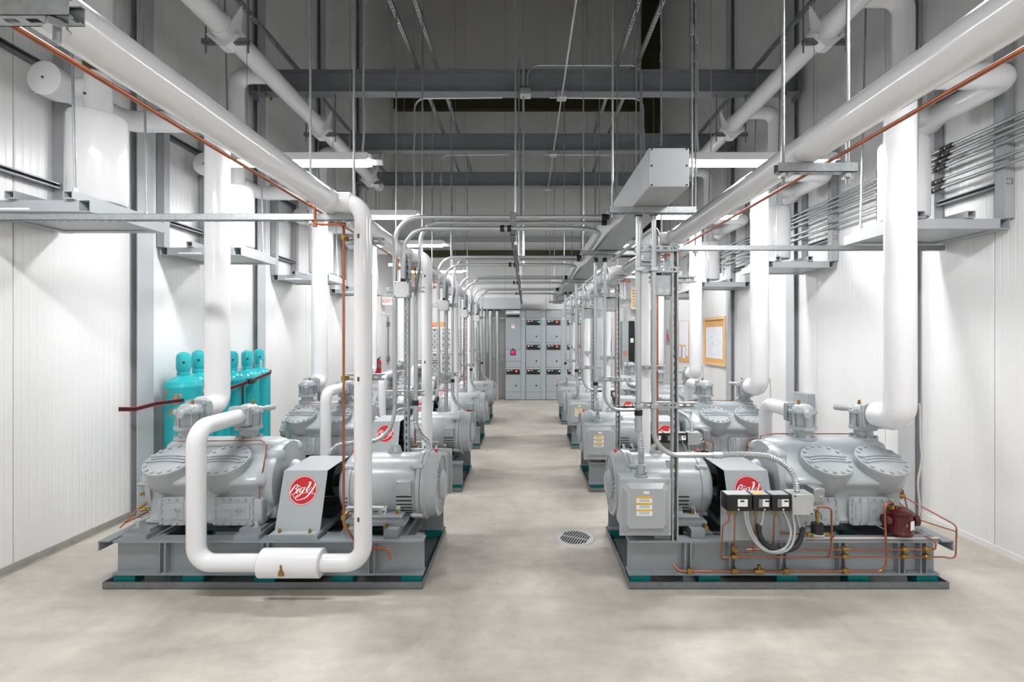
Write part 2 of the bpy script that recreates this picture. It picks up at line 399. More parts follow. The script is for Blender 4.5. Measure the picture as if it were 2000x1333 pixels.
for i, yy in enumerate(LY):
    for sx, sn, xc in ((-1, 'left', -1.99), (1, 'right', 2.07)):
        c = copy_tree(fx); c.location = (xc, yy, 3.14 if i < 5 else 3.05)
        if sx > 0: c.rotation_euler = (0, 0, PI)
        c['label'] = f'glowing white strip light over the {sn} row of compressors, {lw[i]}'
        
        if 0 < i < 5:
            xr = xc-sx*.58
            r = thing('light_drop', f'flexible conduit drop feeding the {sn} strip light, {lw[i]}', 'conduit', (xr, yy, 3.2), 'flexible drops to the strip lights')
            M().flex([(xr+sx*.02, yy, 3.19), (xr, yy, 3.5), (xr+sx*.015, yy+.01, 3.8), (xr, yy, 4.2)], .012, 8, .012).build('flex', 'flexmetal', r)
            M().tube([(xr, yy, 4.2), (xr, yy, 4.62), (0.3*sx, yy-.02, 4.62)], .011, 8, .13).cyl((xr, yy, 4.17), (xr, yy, 4.24), .017, 8).build('rigid_conduit', 'conduit', r)
        if i == 5:
            for ch in c.children:
                if ch.name.startswith('cable'): ch.scale = (1, 1, 5.2)
drop_proto(fx)
# overhead conduit along the beams with square boxes
r = thing('overhead_conduit', 'thin conduit with square boxes running under the beams near mid aisle', 'conduit', (.45, 5, 4.6))
M().tube([(.45, 1.5, 4.61), (.45, 9.75, 4.61)], .012, 8).build('tube', 'conduit', r)
for yy in (4.1, 5.97, 7.83, 9.65): M().rbox(.39, .51, yy-.13, yy-.01, 4.575, 4.655, .006).build('box', 'alum', r)
M().rbox(-.07, .06, 5.82, 5.95, 4.6, 4.68, .006).build('box', 'alum', r)
o = M().tube([(0.02, 5.86, 4.68), (.02, 5.86, 4.975), (1.44, 5.86, 4.975), (1.44, 5.86, 2.65)], .012, 8, .14).build('conduit', 'conduit'); tag(o, 'bent conduit arching along the top of the second beam and down beside the wireway', 'conduit')
o = M().tube([(-.03, 5.88, 4.6), (-.03, 5.88, 2.5)], .014, 8).tube([(-.03, 5.88, 6.2), (-.03, 5.88, 4.68)], .014, 8).build('conduit', 'alum'); tag(o, 'straight vertical conduit dropping from the roof over mid aisle', 'conduit')
# ------------------------------------------------------------------ floor drain
dr = at(1123, 1051, 3.745); dr.z = 0
r = thing('floor_drain', 'round slotted metal floor drain grate in the concrete aisle', 'drain', dr)
M().lathe([(.135, 0), (.135, .004), (.152, .004), (.155, 0)], dr, (0, 0, 1), 40, False).build('rim', 'grate', r)
M().lathe([(.0, .0012), (.136, .0012)], dr, (0, 0, 1), 40, False).build('grate', 'grate', r)
g = M(); ca, sa = math.cos(.42), math.sin(.42); ex = V((ca, -sa, 0)); ey = V((sa, ca, 0))
for row in (-1, 1):
    for i in range(-6, 7):
        x = i*.0195; h = math.sqrt(max(0, .118**2-x*x))
        if h < .03: continue
        g.obox(dr+ex*x+ey*row*(h/2+.004)+V((0, 0, .003)), ex, ey, (0, 0, 1), .0058, h/2-.004, .0006)
g.build('slots', 'dark', r)
# ------------------------------------------------------------------ compressor skids (built as the nearest left one, copied and turned)
P_UNIT = []
def proto(name, cat, org, lab, group):
    r = thing(name, lab, cat, org, group); P_UNIT.append((r, lab)); return r
# drip pan
r = proto('drip_pan', 'drip pan', (-1.667, YC, 0), 'shallow galvanised drip pan under the {} {} compressor skid', 'galvanised drip pans')
m = M().box(-2.68, -.655, 2.98, 3.86, .001, .006)
m.box(-2.68, -.655, 2.98, 2.986, .001, .045).box(-2.68, -.655, 3.854, 3.86, .001, .045)
m.box(-2.68, -2.674, 2.986, 3.854, .001, .045).box(-.661, -.655, 2.986, 3.854, .001, .045); m.build('tray', 'galvdark', r, smooth=False)
# skid
r = proto('skid_base', 'skid', (-1.66, YC, .006), 'grey steel beam skid on teal pads carrying the {} {} compressor', 'steel compressor skids')
def chan(m, p0, p1, h=.12, wd=.05, t=.007):
    p0 = V(p0); p1 = V(p1); a = (p1-p0).normalized(); sd = a.cross(V((0, 0, 1))); c = (p0+p1)/2; L = (p1-p0).length/2
    m.obox(c, a, sd, (0, 0, 1), L, t/2, h/2); 
    for sg in (-1, 1): m.obox(c+V((0, 0, sg*(h-t)/2))+sd*wd/2, a, sd, (0, 0, 1), L, wd/2, t/2)
for yb, nm in ((3.065, 0), (3.775, 1)):
    bm_ = ibeam(M(), (-2.65, yb, .1785), (-.66, yb, .1785), .09, .223, .014, .010).build('beam', 'skidgrey', r, smooth=False)
    xs = (-2.33, -1.67, -.99) if nm == 0 else (-1.04, -1.326, -1.654, -2.03, -2.41, -2.55)
    s_ = -1 if nm == 0 else 1
    for x in xs:
        m = M()
        for dx in (-.018, .018): m.box(x+dx-.004, x+dx+.004, min(yb+s_*.006, yb+s_*.048), max(yb+s_*.006, yb+s_*.048), .081, .276)
        m.box(x-.018, x+.018, min(yb+s_*.006, yb+s_*.02), max(yb+s_*.006, yb+s_*.02), .081, .276)
        m.build('stiffener', 'skidgrey', bm_, smooth=False)
    for x in (-2.58, -2.14, -1.68, -1.18, -.735):
        M().rbox(x-.068, x+.068, yb-.042, yb+.042, .006, .067, .004, 1).build('pad', 'teal', r)
for x in (-2.45, -1.83, -1.69, -1.25, -.85):
    m = M(); chan(m, (x, 3.07, .22), (x, 3.77, .22)); m.build('cross_member', 'skidgrey', r, smooth=False)
for x0_, x1_ in ((-2.6, -2.44), (-1.88, -1.72), (-1.66, -1.34)): M().box(x0_, x1_, 3.03, 3.81, .29, .321).build('mounting_rail', 'skidgrey', r, smooth=False)
m = M().box(-2.725, -2.65, 3.0, 3.84, .29, .298).box(-2.725, -2.717, 3.0, 3.84, .235, .29); m.build('end_angle', 'skidgrey', r, smooth=False)
# ---- compressor
r = proto('reciprocating_compressor', 'compressor', (-2.2, YC, .333), 'light grey four-head reciprocating compressor on the {} {} skid', 'grey reciprocating compressors')
ZA = .56
def loft(m, secs):
    n = len(secs[0]); vs = []; fs = []
    for s_ in secs: vs += s_
    for i in range(len(secs)-1):
        for k in range(n):
            k2 = (k+1) % n; fs.append((i*n+k, (i+1)*n+k, (i+1)*n+k2, i*n+k2))
    fs.append(tuple(range(n))); fs.append(tuple((len(secs)-1)*n+k for k in range(n-1, -1, -1)))
    m.add(vs, fs)
def closed_catmull(pts, sub=4):
    out = []; n = len(pts)
    for i in range(n):
        p0, p1, p2, p3 = [V((*pts[(i+j) % n], 0)) for j in (-1, 0, 1, 2)]
        for k in range(sub):
            t = k/sub; q = .5*((2*p1)+(p2-p0)*t+(2*p0-5*p1+4*p2-p3)*t*t+(3*p1-p0-3*p2+p3)*t**3); out.append((q.x, q.y))
    return out
# half width, height control points of the casting, turned into a closed loop
half = [(.235, .365), (.262, .40), (.264, .50), (.268, .56), (.305, .605), (.315, .64), (.26, .69), (.14, .755), (.10, .79), (.088, .845), (.05, .868)]
sec = closed_catmull([(a, b) for a, b in half]+[(-a, b) for a, b in reversed(half)], 3)
body = M(); secs = []
for x, sy, sz in ((-2.57, .62, .78), (-2.555, .80, .90), (-2.515, .94, .975), (-2.46, 1, 1), (-2.25, 1, 1), (-2.0, 1, 1), (-1.86, 1, 1), (-1.80, .97, .985), (-1.75, .88, .93), (-1.725, .72, .82)):
    secs.append([V((x, YC+a*sy, ZA+(b-ZA)*sz)) for a, b in sec])
loft(body, secs)
# bowls under the four heads
AL = math.radians(65)
HEADS = [(x, s_) for x in (-2.405, -2.035) for s_ in (-1, 1)]
for x, s_ in HEADS:
    n = V((0, s_*math.cos(AL), math.sin(AL))); c = V((x, YC+s_*.23, .754))
    body.lathe([(.04, -.235), (.085, -.22), (.12, -.19), (.142, -.145), (.151, -.095), (.1535, -.05), (.154, -.012)], c, n, 36)
for x in (-2.45, -2.01): body.lathe([(.092, .74), (.082, .80), (.08, .865)], (x, YC, 0), (0, 0, 1), 24)
# drive end drum and shaft seal housing, wall end bearing cap
body.lathe([(.20, 0), (.255, .02), (.262, .06), (.25, .09), (.17, .11), (.12, .12), (.1, .16)], (-1.80, YC, .59), (1, 0, 0), 32)
body.lathe([(.24, 0), (.235, .04), (.2, .07), (.17, .08), (.165, .1), (.1, .12)], (-2.52, YC-.02, .56), (-1, 0, 0), 28)
body.rbox(-2.55, -1.76, YC-.27, YC+.27, .345, .375, .012)
body.rbox(-1.80, -1.70, YC-.2, YC+.2, .35, .46, .02)
for s_ in (-1, 1):
    for x in (-2.25, -1.78): body.rbox(x-.03, x+.03, YC+s_*.25-.05, YC+s_*.25+.05, .345, .52, .015)
    body.sphere((-1.75, YC+s_*.13, .77), .06, 16, 10, (1.1, 1, .9))
body.build('body', 'machine', r, ang=50)
f = M()
for x in (-2.52, -1.80):
    for s_ in (-1, 1):
        f.box(x-.07, x+.07, YC+s_*.3-.05, YC+s_*.3+.05, .321, .345)
f.each('mounting_foot', 'skidgrey', r)
f = M()
for x in (-2.55, -1.77):
    for s_ in (-1, 1): f.cyl((x, YC+s_*.32, .345), (x, YC+s_*.32, .385), .014, 6).cyl((x, YC+s_*.32, .345), (x, YC+s_*.32, .352), .022, 12)
f.build('anchor_bolts', 'steelgrey', r)
for x, s_ in HEADS:
    n = V((0, s_*math.cos(AL), math.sin(AL))); c = V((x, YC+s_*.23, .754)); ey = V((0, -s_*math.sin(AL), math.cos(AL))); ex = V((1, 0, 0))
    hc = M().lathe([(.154, -.014), (.157, -.010), (.157, .014), (.1535, .018), (.001, .018)], c, n, 48); hd = hc.build('head_cover', 'machine', r, ang=30)
    bt = M()
    for k in range(16):
        a = 2*PI*(k+.5)/16; q = c+ex*.136*math.cos(a)+ey*.136*math.sin(a)
        bt.cyl(q+n*.017, q+n*.029, .0118, 8)
    bt.build('bolts', 'machine', hd)
    for j in (-1, 0, 1):
        rb = M()
        pts = [(t, -.006+j*.026+.016*(1-(t/.12)**2)) for t in [-.12+.24*i/10 for i in range(11)]]
        for i in range(10):
            a, b_ = pts[i], pts[i+1]; p0 = c+ex*a[0]+ey*a[1]+n*.02; p1 = c+ex*b_[0]+ey*b_[1]+n*.02
            rb.bar(p0, p1, .012, .015, n)
        rb.build('rib', 'machine', hd, smooth=False)
def rrect(w_, h_, rr, n=5):
    out = []
    for cx_, cy_, a0 in ((w_-rr, h_-rr, 0), (-w_+rr, h_-rr, PI/2), (-w_+rr, -h_+rr, PI), (w_-rr, -h_+rr, 1.5*PI)):
        for k in range(n+1): a = a0+PI/2*k/n; out.append((cx_+rr*math.cos(a), cy_+rr*math.sin(a)))
    return out
for s_ in (-1, 1):
    for xc in (-2.298, -1.941):
        o_ = V((xc, YC+s_*.27, .4385)); ex = V((1, 0, 0)); ez = V((0, s_, 0)); ey = V((0, 0, 1))
        m = M(); m.prism(rrect(.148, .094, .03), o_-ez*.06, ex, ey, ez, .078)
        m.prism(rrect(.105, .055, .012), o_+ez*.018, ex, ey, ez, .004)
        ic = m.build('inspection_cover', 'machine', r, ang=30)
        bt = M()
        for k in range(16):
            t = k/16; per = rrect(.132, .078, .028, 4); q2 = per[int(t*len(per))]
        pts = [(-.132+.264*i/5, sg*.079) for i in range(6) for sg in (-1, 1)]+[(sg*.133, -.045+.045*i) for i in range(3) for sg in (-1, 1)]
        for a, b_ in pts: q = o_+ex*a*.94+ey*b_+ez*.018; bt.cyl(q, q+ez*.012, .0095, 6)
        bt.build('bolts', 'machine', ic)
        d = M(); q = o_+ez*.022
        d.lathe([(.012, 0), (.018, 0), (.018, .006), (.012, .006)], q+ey*.005+ex*(-.02 if xc < -2.1 else .03), ez, 14, False)
        d.bar(q-ex*.09+ey*.012, q+ex*.085+ey*.012, .004, .003, ez); d.lathe([(.03, 0), (.03, .004), (.026, .004)], q-ex*.045-ey*.018, ez, 16)
        d.build('casting_marks', 'machine', ic)
# wall end oil pump
m = M().lathe([(.12, 0), (.12, .03), (.095, .04), (.08, .075), (.04, .085)], (-2.62, YC-.06, .575), (-1, -.25, .1), 20)
for k in range(6):
    a = 2*PI*k/6; m.cyl((-2.62, YC-.05+.1*math.cos(a), .575+.1*math.sin(a)), (-2.675, YC-.065+.1*math.cos(a), .58+.1*math.sin(a)), .016, 6)
pump = m.build('oil_pump', 'machine', r)
m = M().obox((-2.585, YC-.19, .60), (.75, -.66, 0), (.66, .75, 0), (0, 0, 1), .022, .003, .04); m.build('name_plate', 'blue', pump)
m = M().cyl((-2.60, YC-.18, .53), (-2.625, YC-.215, .525), .010, 6).cyl((-2.60, YC-.18, .46), (-2.63, YC-.22, .435), .010, 6).cyl((-2.62, YC-.14, .40), (-2.67, YC-.16, .40), .012, 8); m.build('brass_fittings', 'brass', pump)
M().tube([(-2.63, YC-.22, .435), (-2.69, YC-.3, .33)], .005, 6).tube([(-2.62, YC-.15, .385), (-2.70, YC-.24, .345)], .006, 6).each('oil_tube', 'copper', pump)
# service valves
def valve(name, x, out, plug_r=.05, fl=.062):
    sy = out
    v = M()
    o_ = V((x, YC, 0))
    v.lathe([(.088, .862), (.088, .878), (.062, .878), (.06, .93)], o_, (0, 0, 1), 24)
    v.lathe([(.09, .93), (.09, .955)], o_, (0, 0, 1), 8, True, PI/8)
    v.lathe([(.066, .955), (.076, 1.05)], o_, (0, 0, 1), 24)
    v.lathe([(.092, 1.048), (.092, 1.066), (.07, 1.067), (.066, 1.085), (.045, 1.108), (.015, 1.114)], o_, (0, 0, 1), 24)
    for k in range(6):
        a = 2*PI*k/6+.3; v.cyl(o_+V((.079*math.cos(a), .079*math.sin(a), .955)), o_+V((.079*math.cos(a), .079*math.sin(a), 1.05)), .007, 6)
        v.cyl(o_+V((.08*math.cos(a), .08*math.sin(a), 1.064)), o_+V((.08*math.cos(a), .08*math.sin(a), 1.076)), .011, 6)
        v.cyl(o_+V((.075*math.cos(a), .075*math.sin(a), .876)), o_+V((.075*math.cos(a), .075*math.sin(a), .892)), .012, 6)
    v.cyl((x, YC, 1.04), (x, YC+sy*.15, 1.04), plug_r, 18)
    vb = v.build(name, 'machine', r)
    fm = M()
    for dy in (.085, .108): fm.prism(rrect(fl, fl, .018, 3), (x, YC+sy*dy, 1.04), (1, 0, 0), (0, 0, 1), (0, sy, 0), .019)
    for a in (-1, 1):
        for b_ in (-1, 1): fm.cyl((x+a*fl*.72, YC+sy*.07, 1.04+b_*fl*.72), (x+a*fl*.72, YC+sy*.142, 1.04+b_*fl*.72), .0115, 6)
    fm.build('flange', 'machine', vb)
    st = M().lathe([(.024, 0), (.026, .06), (.018, .065), (.018, .095), (.021, .10), (.021, .165)], (x, YC-sy*.05, 1.06), (.55*(1 if x > -2.2 else -1)*(-sy), -sy, .0), 14); st.build('stem', 'machine', vb)
    M().cyl((x+.03, YC, 1.09), (x+.03, YC, 1.13), .011, 6).cyl((x+.03, YC, 1.12), (x+.03, YC, 1.14), .008, 8).build('plug', 'brass', vb)
valve('suction_valve', -2.45, 1, .068, .086)
valve('discharge_valve', -2.01, -1, .052, .07)
M().tube([(-2.45, YC-.1, .862), (-2.42, YC-.13, .868), (-1.86, YC-.11, .872), (-1.79, YC-.16, .85), (-1.77, YC-.285, .60), (-1.775, YC-.29, .36)], .004, 6, .02).build('capillary_tube', 'copper', r)
# ---- coupling and guard
r = proto('coupling_guard', 'guard', (-1.503, YC, .321), 'grey sheet metal coupling guard with a round red logo on the {} {} skid', 'coupling guards with logos')
gx0, gx1 = -1.652, -1.355; yb0, yb1, yt0, yt1, zb, zt = YC-.32, YC+.32, YC-.2, YC+.2, .325, .685
m = M(); t = .004
prof = [(yb0, zb), (yt0, zt), (yt1, zt), (yb1, zb), (yb1-t, zb), (yt1-t, zt-t), (yt0+t, zt-t), (yb0+t, zb)]
n = len(prof)
m.add([(gx0, a, b_) for a, b_ in prof]+[(gx1, a, b_) for a, b_ in prof], [(i, (i+1) % n, n+(i+1) % n, n+i) for i in range(n)]+[(0, 1, 6, 7), (1, 2, 5, 6), (2, 3, 4, 5), (n, n+7, n+6, n+1), (n+1, n+6, n+5, n+2), (n+2, n+5, n+4, n+3)])
m.box(gx0, gx1, yb0-.06, yb0+.004, zb-.004, zb).box(gx0, gx1, yb1-.004, yb1+.06, zb-.004, zb)
gh = m.build('housing', 'guardgrey', r, smooth=False)
m = M()
for x in (gx0+.05, gx1-.05):
    for yy in (yb0-.035, yb1+.035): m.cyl((x, yy, zb), (x, yy, zb+.012), .011, 6).cyl((x, yy, zb), (x, yy, zb+.026), .006, 8)
m.build('bolts', 'brass', gh)
M().cyl((-1.70, YC, .56), (-1.25, YC, .56), .045, 16).cyl((-1.62, YC, .56), (-1.36, YC, .56), .11, 24).build('coupling', 'black', r)
M().box(gx0+.02, gx1-.0, YC-.1, YC+.1, .33, .40).build('pedestal', 'dark', r)
def stroke(m, pts, w_, c, ex, ey, ez, R):
    pts = catmull([(a, b_, 0) for a, b_ in pts], .04); n = len(pts)
    ws = w_ if isinstance(w_, (list, tuple)) else [w_]*2
    L = []
    for i, p in enumerate(pts):
        tn = (pts[min(i+1, n-1)]-pts[max(i-1, 0)]).normalized(); nr = V((-tn.y, tn.x, 0))
        f = i/(n-1)*(len(ws)-1); j = min(int(f), len(ws)-2); hw = (ws[j]+(ws[j+1]-ws[j])*(f-j))/2
        L.append((p+nr*hw, p-nr*hw))
    vs = []
    for a, b_ in L:
        for q in (a, b_): vs.append(c+ex*q.x*R+ey*q.y*R)
    m.add(vs+[v+ez*.0006 for v in vs], [(2*n+2*i, 2*n+2*i+1, 2*n+2*i+3, 2*n+2*i+2) for i in range(n-1)])
def glyph(x, y): return ((x-600)/495, (672-y)/503)
GL = [([(300, 540), (235, 625), (195, 700), (165, 775)], [.05, .10, .10, .06]), ([(222, 605), (290, 525), (360, 490), (405, 505), (390, 560), (310, 630)], [.02, .035, .07, .08, .065, .025]),
      ([(310, 630), (365, 625), (390, 670), (350, 750), (270, 805), (170, 832)], [.025, .06, .085, .055, .035, .03]),
      ([(455, 600), (420, 690), (395, 750), (402, 775), (430, 755)], [.09, .09, .08, .05, .02]), ([(452, 550), (475, 540), (498, 530)], [.06, .08, .06]),
      ([(610, 572), (545, 590), (492, 680), (497, 742), (540, 735), (600, 650)], [.035, .065, .09, .065, .035, .025]), ([(660, 558), (620, 660), (560, 780), (480, 870), (390, 915), (320, 905), (290, 860), (315, 815)], [.07, .09, .085, .055, .035, .035, .035, .02]),
      ([(755, 428), (800, 395), (835, 402), (805, 500), (745, 610), (715, 680), (745, 708), (820, 650), (890, 560)], [.03, .08, .13, .13, .12, .09, .045, .035, .03]),
      ([(962, 385), (1000, 432), (970, 560), (900, 690), (830, 800), (740, 900), (600, 970), (450, 1000), (375, 950), (400, 870), (510, 800), (650, 757), (800, 750), (1030, 790)], [.03, .09, .105, .105, .09, .06, .045, .04, .05, .035, .025, .03, .03, .04]), ([(945, 730), (965, 732)], [.06, .06])]
for s_ in (-1, 1):
    ez = V((0, s_*(zt-zb), -(yt0-yb0)*-1)).normalized() if s_ < 0 else V((0, zt-zb, yt0-yb0)).normalized()
    ez = V((0, s_*(zt-zb), (yt0-yb0))).normalized()
    ey = V((0, -s_*(yt0-yb0), zt-zb)).normalized(); ex = V((-s_, 0, 0))
    fz = (.562-zb)/(zt-zb); c = V((-1.503, YC+s_*(.32-.12*fz), .562))
    lg = M().lathe([(.096, 0), (.096, .001), (.001, .001)], c, ez, 48).build('logo', 'red', r)
    m = M().lathe([(.0885, .0012), (.0885, .0018), (.0925, .0018), (.0925, .0012)], c, ez, 48, False)
    for pts, w_ in GL: stroke(m, [glyph(*p) for p in pts], w_, c+ez*.0012, ex, ey, ez, .0955)
    m.build('logo_lettering', 'white', lg, smooth=False)
# ---- motor
MZ = .535
r = proto('electric_motor', 'motor', (-.95, YC, .321), 'light grey electric motor with terminal box on the {} {} skid', 'grey electric motors')
m = M().lathe([(.222, 0), (.222, .47)], (-1.215, YC, MZ), (1, 0, 0), 48)
m.build('body', 'machine', r)
de = M().lathe([(.05, -1.315), (.11, -1.312), (.165, -1.292), (.205, -1.262), (.226, -1.235), (.23, -1.215), (.23, -1.2)], (0, YC, MZ), (1, 0, 0), 48)
fe = M().lathe([(.23, -.805), (.238, -.80), (.238, -.775), (.232, -.772), (.242, -.768), (.242, -.745), (.232, -.738), (.226, -.70), (.222, -.668), (.21, -.66), (.198, -.66), (.198, -.672)], (.05, YC, MZ), (1, 0, 0), 48)
for k in range(4):
    a = PI/4+PI/2*k; yy, zz = YC+.236*math.cos(a), MZ+.236*math.sin(a)
    fe.cyl((-.78, yy, zz), (-.71, yy, zz), .02, 8).cyl((-.795, yy, zz), (-.695, yy, zz), .012, 6)
    yy, zz = YC+.225*math.cos(a), MZ+.225*math.sin(a)
    de.cyl((-1.25, yy, zz), (-1.18, yy, zz), .018, 8)
de.build('drive_end_bell', 'machine', r, ang=30); feb = fe.build('fan_end_bell', 'machine', r, ang=30)
M().lathe([(.2, 0), (.2, .003)], (-.64, YC, MZ), (1, 0, 0), 40).build('fan_opening', 'dark', feb)
g = M()
for k in range(28):
    a = 2*PI*k/28; g.bar((-.618, YC+.09*math.cos(a), MZ+.09*math.sin(a)), (-.618, YC+.2*math.cos(a+.25), MZ+.2*math.sin(a+.25)), .013, .008, (1, 0, 0))
g.lathe([(.105, -.675), (.105, -.655), (.08, -.632), (.06, -.625), (.001, -.622)], (.05, YC, MZ), (1, 0, 0), 32); g.build('fan_grille', 'machine', feb)
m = M()
for s_ in (-1, 1): m.cyl((-.65, YC+s_*.0, MZ+.225), (-.65, YC, MZ+.25), .009, 8); break
m.cyl((-1.25, YC, MZ+.225), (-1.25, YC, MZ+.245), .009, 8); m.build('grease_caps', 'redplastic', r)
# lifting eye
m = M(); eye = [(-.055, 0), (.055, 0), (.035, .06), (.02, .072), (-.02, .072), (-.035, .06)]
hole = [(.018*math.cos(2*PI*k/12), .04+.018*math.sin(2*PI*k/12)) for k in range(12)]
outer = []
for k in range(12):
    a = 2*PI*k/12; dx, dz = math.cos(a), math.sin(a); best = 9
    for i in range(6):
        (x1, z1), (x2, z2) = eye[i], eye[(i+1) % 6]; ex_, ez_ = x2-x1, z2-z1
        den = dx*ez_-dz*ex_
        if abs(den) < 1e-9: continue
        t_ = ((x1)*ez_-(z1-.04)*ex_)/den; u_ = ((x1)*dz-(z1-.04)*dx)/den
        if t_ > 0 and -1e-6 <= u_ <= 1+1e-6: best = min(best, t_)
    outer.append((dx*best, .04+dz*best))
vs = []
for sd in (-.011, .011):
    vs += [(-.948+a, YC+sd, .745+b_) for a, b_ in hole]+[(-.948+a, YC+sd, .745+b_) for a, b_ in outer]
fs = []
for k in range(12):
    k2 = (k+1) % 12
    fs += [(k, k2, 12+k2, 12+k), (24+k2, 24+k, 36+k, 36+k2), (12+k, 12+k2, 36+k2, 36+k), (k2, k, 24+k, 24+k2)]
m.add(vs, fs); m.build('lifting_eye', 'machine', r, smooth=False)
# feet and rails
for s_ in (-1, 1):
    m = M()
    m.rbox(-1.17, -.83, YC+s_*.2-.055, YC+s_*.2+.055, .375, .398, .006)
    for x in (-1.14, -1.05, -.96, -.87):
        m.prism([(0, 0), (.10, 0), (.04, .09), (0, .09)], (x-.014, YC+s_*.14, .39), (0, s_, 0), (0, 0, 1), (1, 0, 0), .028)
    m.box(-1.17, -.83, YC+s_*.15-.012, YC+s_*.15+.012, .385, .43)
    m.build('foot', 'machine', r)
m = M()
for x in (-1.12, -.88): m.box(x-.045, x+.045, YC-.36, YC+.36, .29, .345)
m.box(-1.2, -.8, YC-.3, YC-.2, .345, .375).box(-1.2, -.8, YC+.2, YC+.3, .345, .375); m.each('slide_rail', 'skidgrey', r, smooth=False)
m = M()
for s_ in (-1, 1):
    for x in (-1.13, -.87): m.cyl((x, YC+s_*.225, .398), (x, YC+s_*.225, .425), .013, 6).cyl((x-.05, YC+s_*.28, .35), (x-.05, YC+s_*.345, .35), .014, 8)
m.build('anchor_bolts', 'brass', r)
m = M()
for s_ in (-1, 1):
    for i in range(6):
        th = math.radians(-6-7.5*i); c = V((-.815, YC+s_*.2215*math.cos(th), MZ+.2215*math.sin(th)))
        for xx, hw in ((-.83, .054),) if s_ < 0 else ((-1.06, .05),): m.obox((xx, c.y, c.z), (1, 0, 0), (0, s_*math.cos(th), math.sin(th)), (0, -math.sin(th)*s_, math.cos(th)), hw, .0025, .0042)
    for i in range(5):
        th = math.radians(-8-7.5*i); rr = .2275
        m.obox((-1.225, YC+s_*rr*math.cos(th), MZ+rr*math.sin(th)), (1, 0, 0), (0, s_*math.cos(th), math.sin(th)), (0, -math.sin(th)*s_, math.cos(th)), .016, .003, .0042) if s_ < 0 else None
m.build('vent_slot_shade', 'dark', r)  # dark bars on the motor skin stand in for shade inside the slots
lc = M().rbox(-.875, -.775, YC-.246, YC-.19, .525, .622, .006).build('lead_cover', 'machine', r)
m = M()
for a_ in (-.863, -.787):
    for z_ in (.537, .61): m.cyl((a_, YC-.246, z_), (a_, YC-.252, z_), .008, 8)
m.build('screws', 'machine', lc)
M().obox((-1.02, YC+.137, MZ+.178), (1, 0, 0), (0, .78, -.62), (0, .62, .78), .04, .03, .001).build('nameplate', 'labelgrey', r)
# terminal box (towards +y, so it faces the camera on the right hand units)
m = M().rbox(-.905, -.62, YC+.19, YC+.40, .345, .675, .012); tb = m.build('terminal_box', 'machine', r)
m = M().rbox(-.93, -.598, YC+.398, YC+.412, .326, .693, .006)
a0 = [(-.135, -.15), (.135, -.15), (.135, .15), (-.135, .15)]; cc = V((-.764, YC+.412, .51))
oct1 = [(-.145, -.125), (-.12, -.155), (.12, -.155), (.145, -.125), (.145, .125), (.12, .155), (-.12, .155), (-.145, .125)]
oct2 = [(-.122, -.10), (-.10, -.125), (.10, -.125), (.122, -.10), (.122, .10), (.10, .125), (-.10, .125), (-.122, .10)]
m.add([cc+V((a, 0, b_)) for a, b_ in oct1]+[cc+V((a, .026, b_)) for a, b_ in oct2], [(i, (i+1) % 8, 8+(i+1) % 8, 8+i) for i in range(8)]+[tuple(range(8, 16))])
cv = m.build('box_cover', 'machine', tb, ang=25)
m = M()
for a in (-1, 1):
    for b_ in (-1, 1): m.cyl(cc+V((a*.15, 0, b_*.167)), cc+V((a*.15, .008, b_*.167)), .012, 12)
m.build('cover_screws', 'machine', tb)
M().box(-.782, -.746, YC+.438, YC+.4388, .604, .62).build('tag', 'white', tb)
lb = M().box(-.80, -.70, YC+.438, YC+.4392, .465, .588)
lb.build('warning_label', 'white', tb)
m = M()
for z in (.582, .541, .500): m.box(-.80, -.70, YC+.4392, YC+.4398, z-.006, z+.006)
m.build('label_bands', 'yellow', tb)
m = M()
for z in (.57, .563, .556, .53, .523, .516, .489, .482, .475): m.box(-.783, -.717, YC+.4392, YC+.4396, z-.0013, z+.0013)
m.build('label_print', 'labelgrey', tb)
M().lathe([(.046, 0), (.046, .012), (.036, .016), (.036, .04), (.028, .044)], (-.764, YC+.30, .673), (0, 0, 1), 20).build('hub', 'machine', tb)
# ---- discharge pipe with insulated check valve
PX = -.995; PY = 2.88
r = proto('discharge_pipe', 'pipe', (PX, PY, .16), 'white jacketed discharge pipe looping from header to valve of the {} {} compressor', 'white discharge pipes')
m = M().tube([(-2.01, YC-.13, 1.04), (-2.015, PY, 1.04), (-2.015, PY, .216), (PX, PY, .216), (PX, PY, 2.42), (-1.21, PY, 2.42)], .0535, 20, .105, 8)
jk = m.build('jacket', 'pvc', r, ang=60)
m = M()
for z in (.92, 1.55): m.cyl((PX, PY, z), (PX, PY, z+.004), .0545, 20)
m.cyl((-2.015, PY, .90), (-2.015, PY, .904), .0545, 20); m.build('jacket_seams', 'pvc', r)
cvx0, cvx1 = -1.615, -1.245
cvp = M().lathe([(.055, 0), (.08, 0), (.086, .006), (.086, cvx1-cvx0-.006), (.08, cvx1-cvx0), (.055, cvx1-cvx0)], (cvx0, PY, .216), (1, 0, 0), 28).build('check_valve_cover', 'pvc', r)
M().rbox(-1.468, -1.436, PY-.093, PY-.08, .178, .20, .003).cyl((-1.452, PY-.09, .19), (-1.452, PY-.09, .245), .005, 6).cyl((-1.452, PY-.09, .20), (-1.452, PY-.09, .212), .011, 6).build('valve_screw', 'brass', cvp)
for z in (.50, 1.345, 2.205):
    w_ = M().strut((-1.135, PY+.085, z), (-.90, PY+.085, z), (0, -1, 0)).build('clamp_channel', 'galv', r, smooth=False)
    M().box(PX-.016, PX-.004, PY-.0555, PY-.05, z-.013, z+.013).build('clamp_window', 'brown', r)
r = proto('copper_tube', 'tube', (-1.11, PY-.03, .2), 'thin vertical copper tube clamped beside the discharge pipe of the {} {} compressor', 'vertical copper tubes')
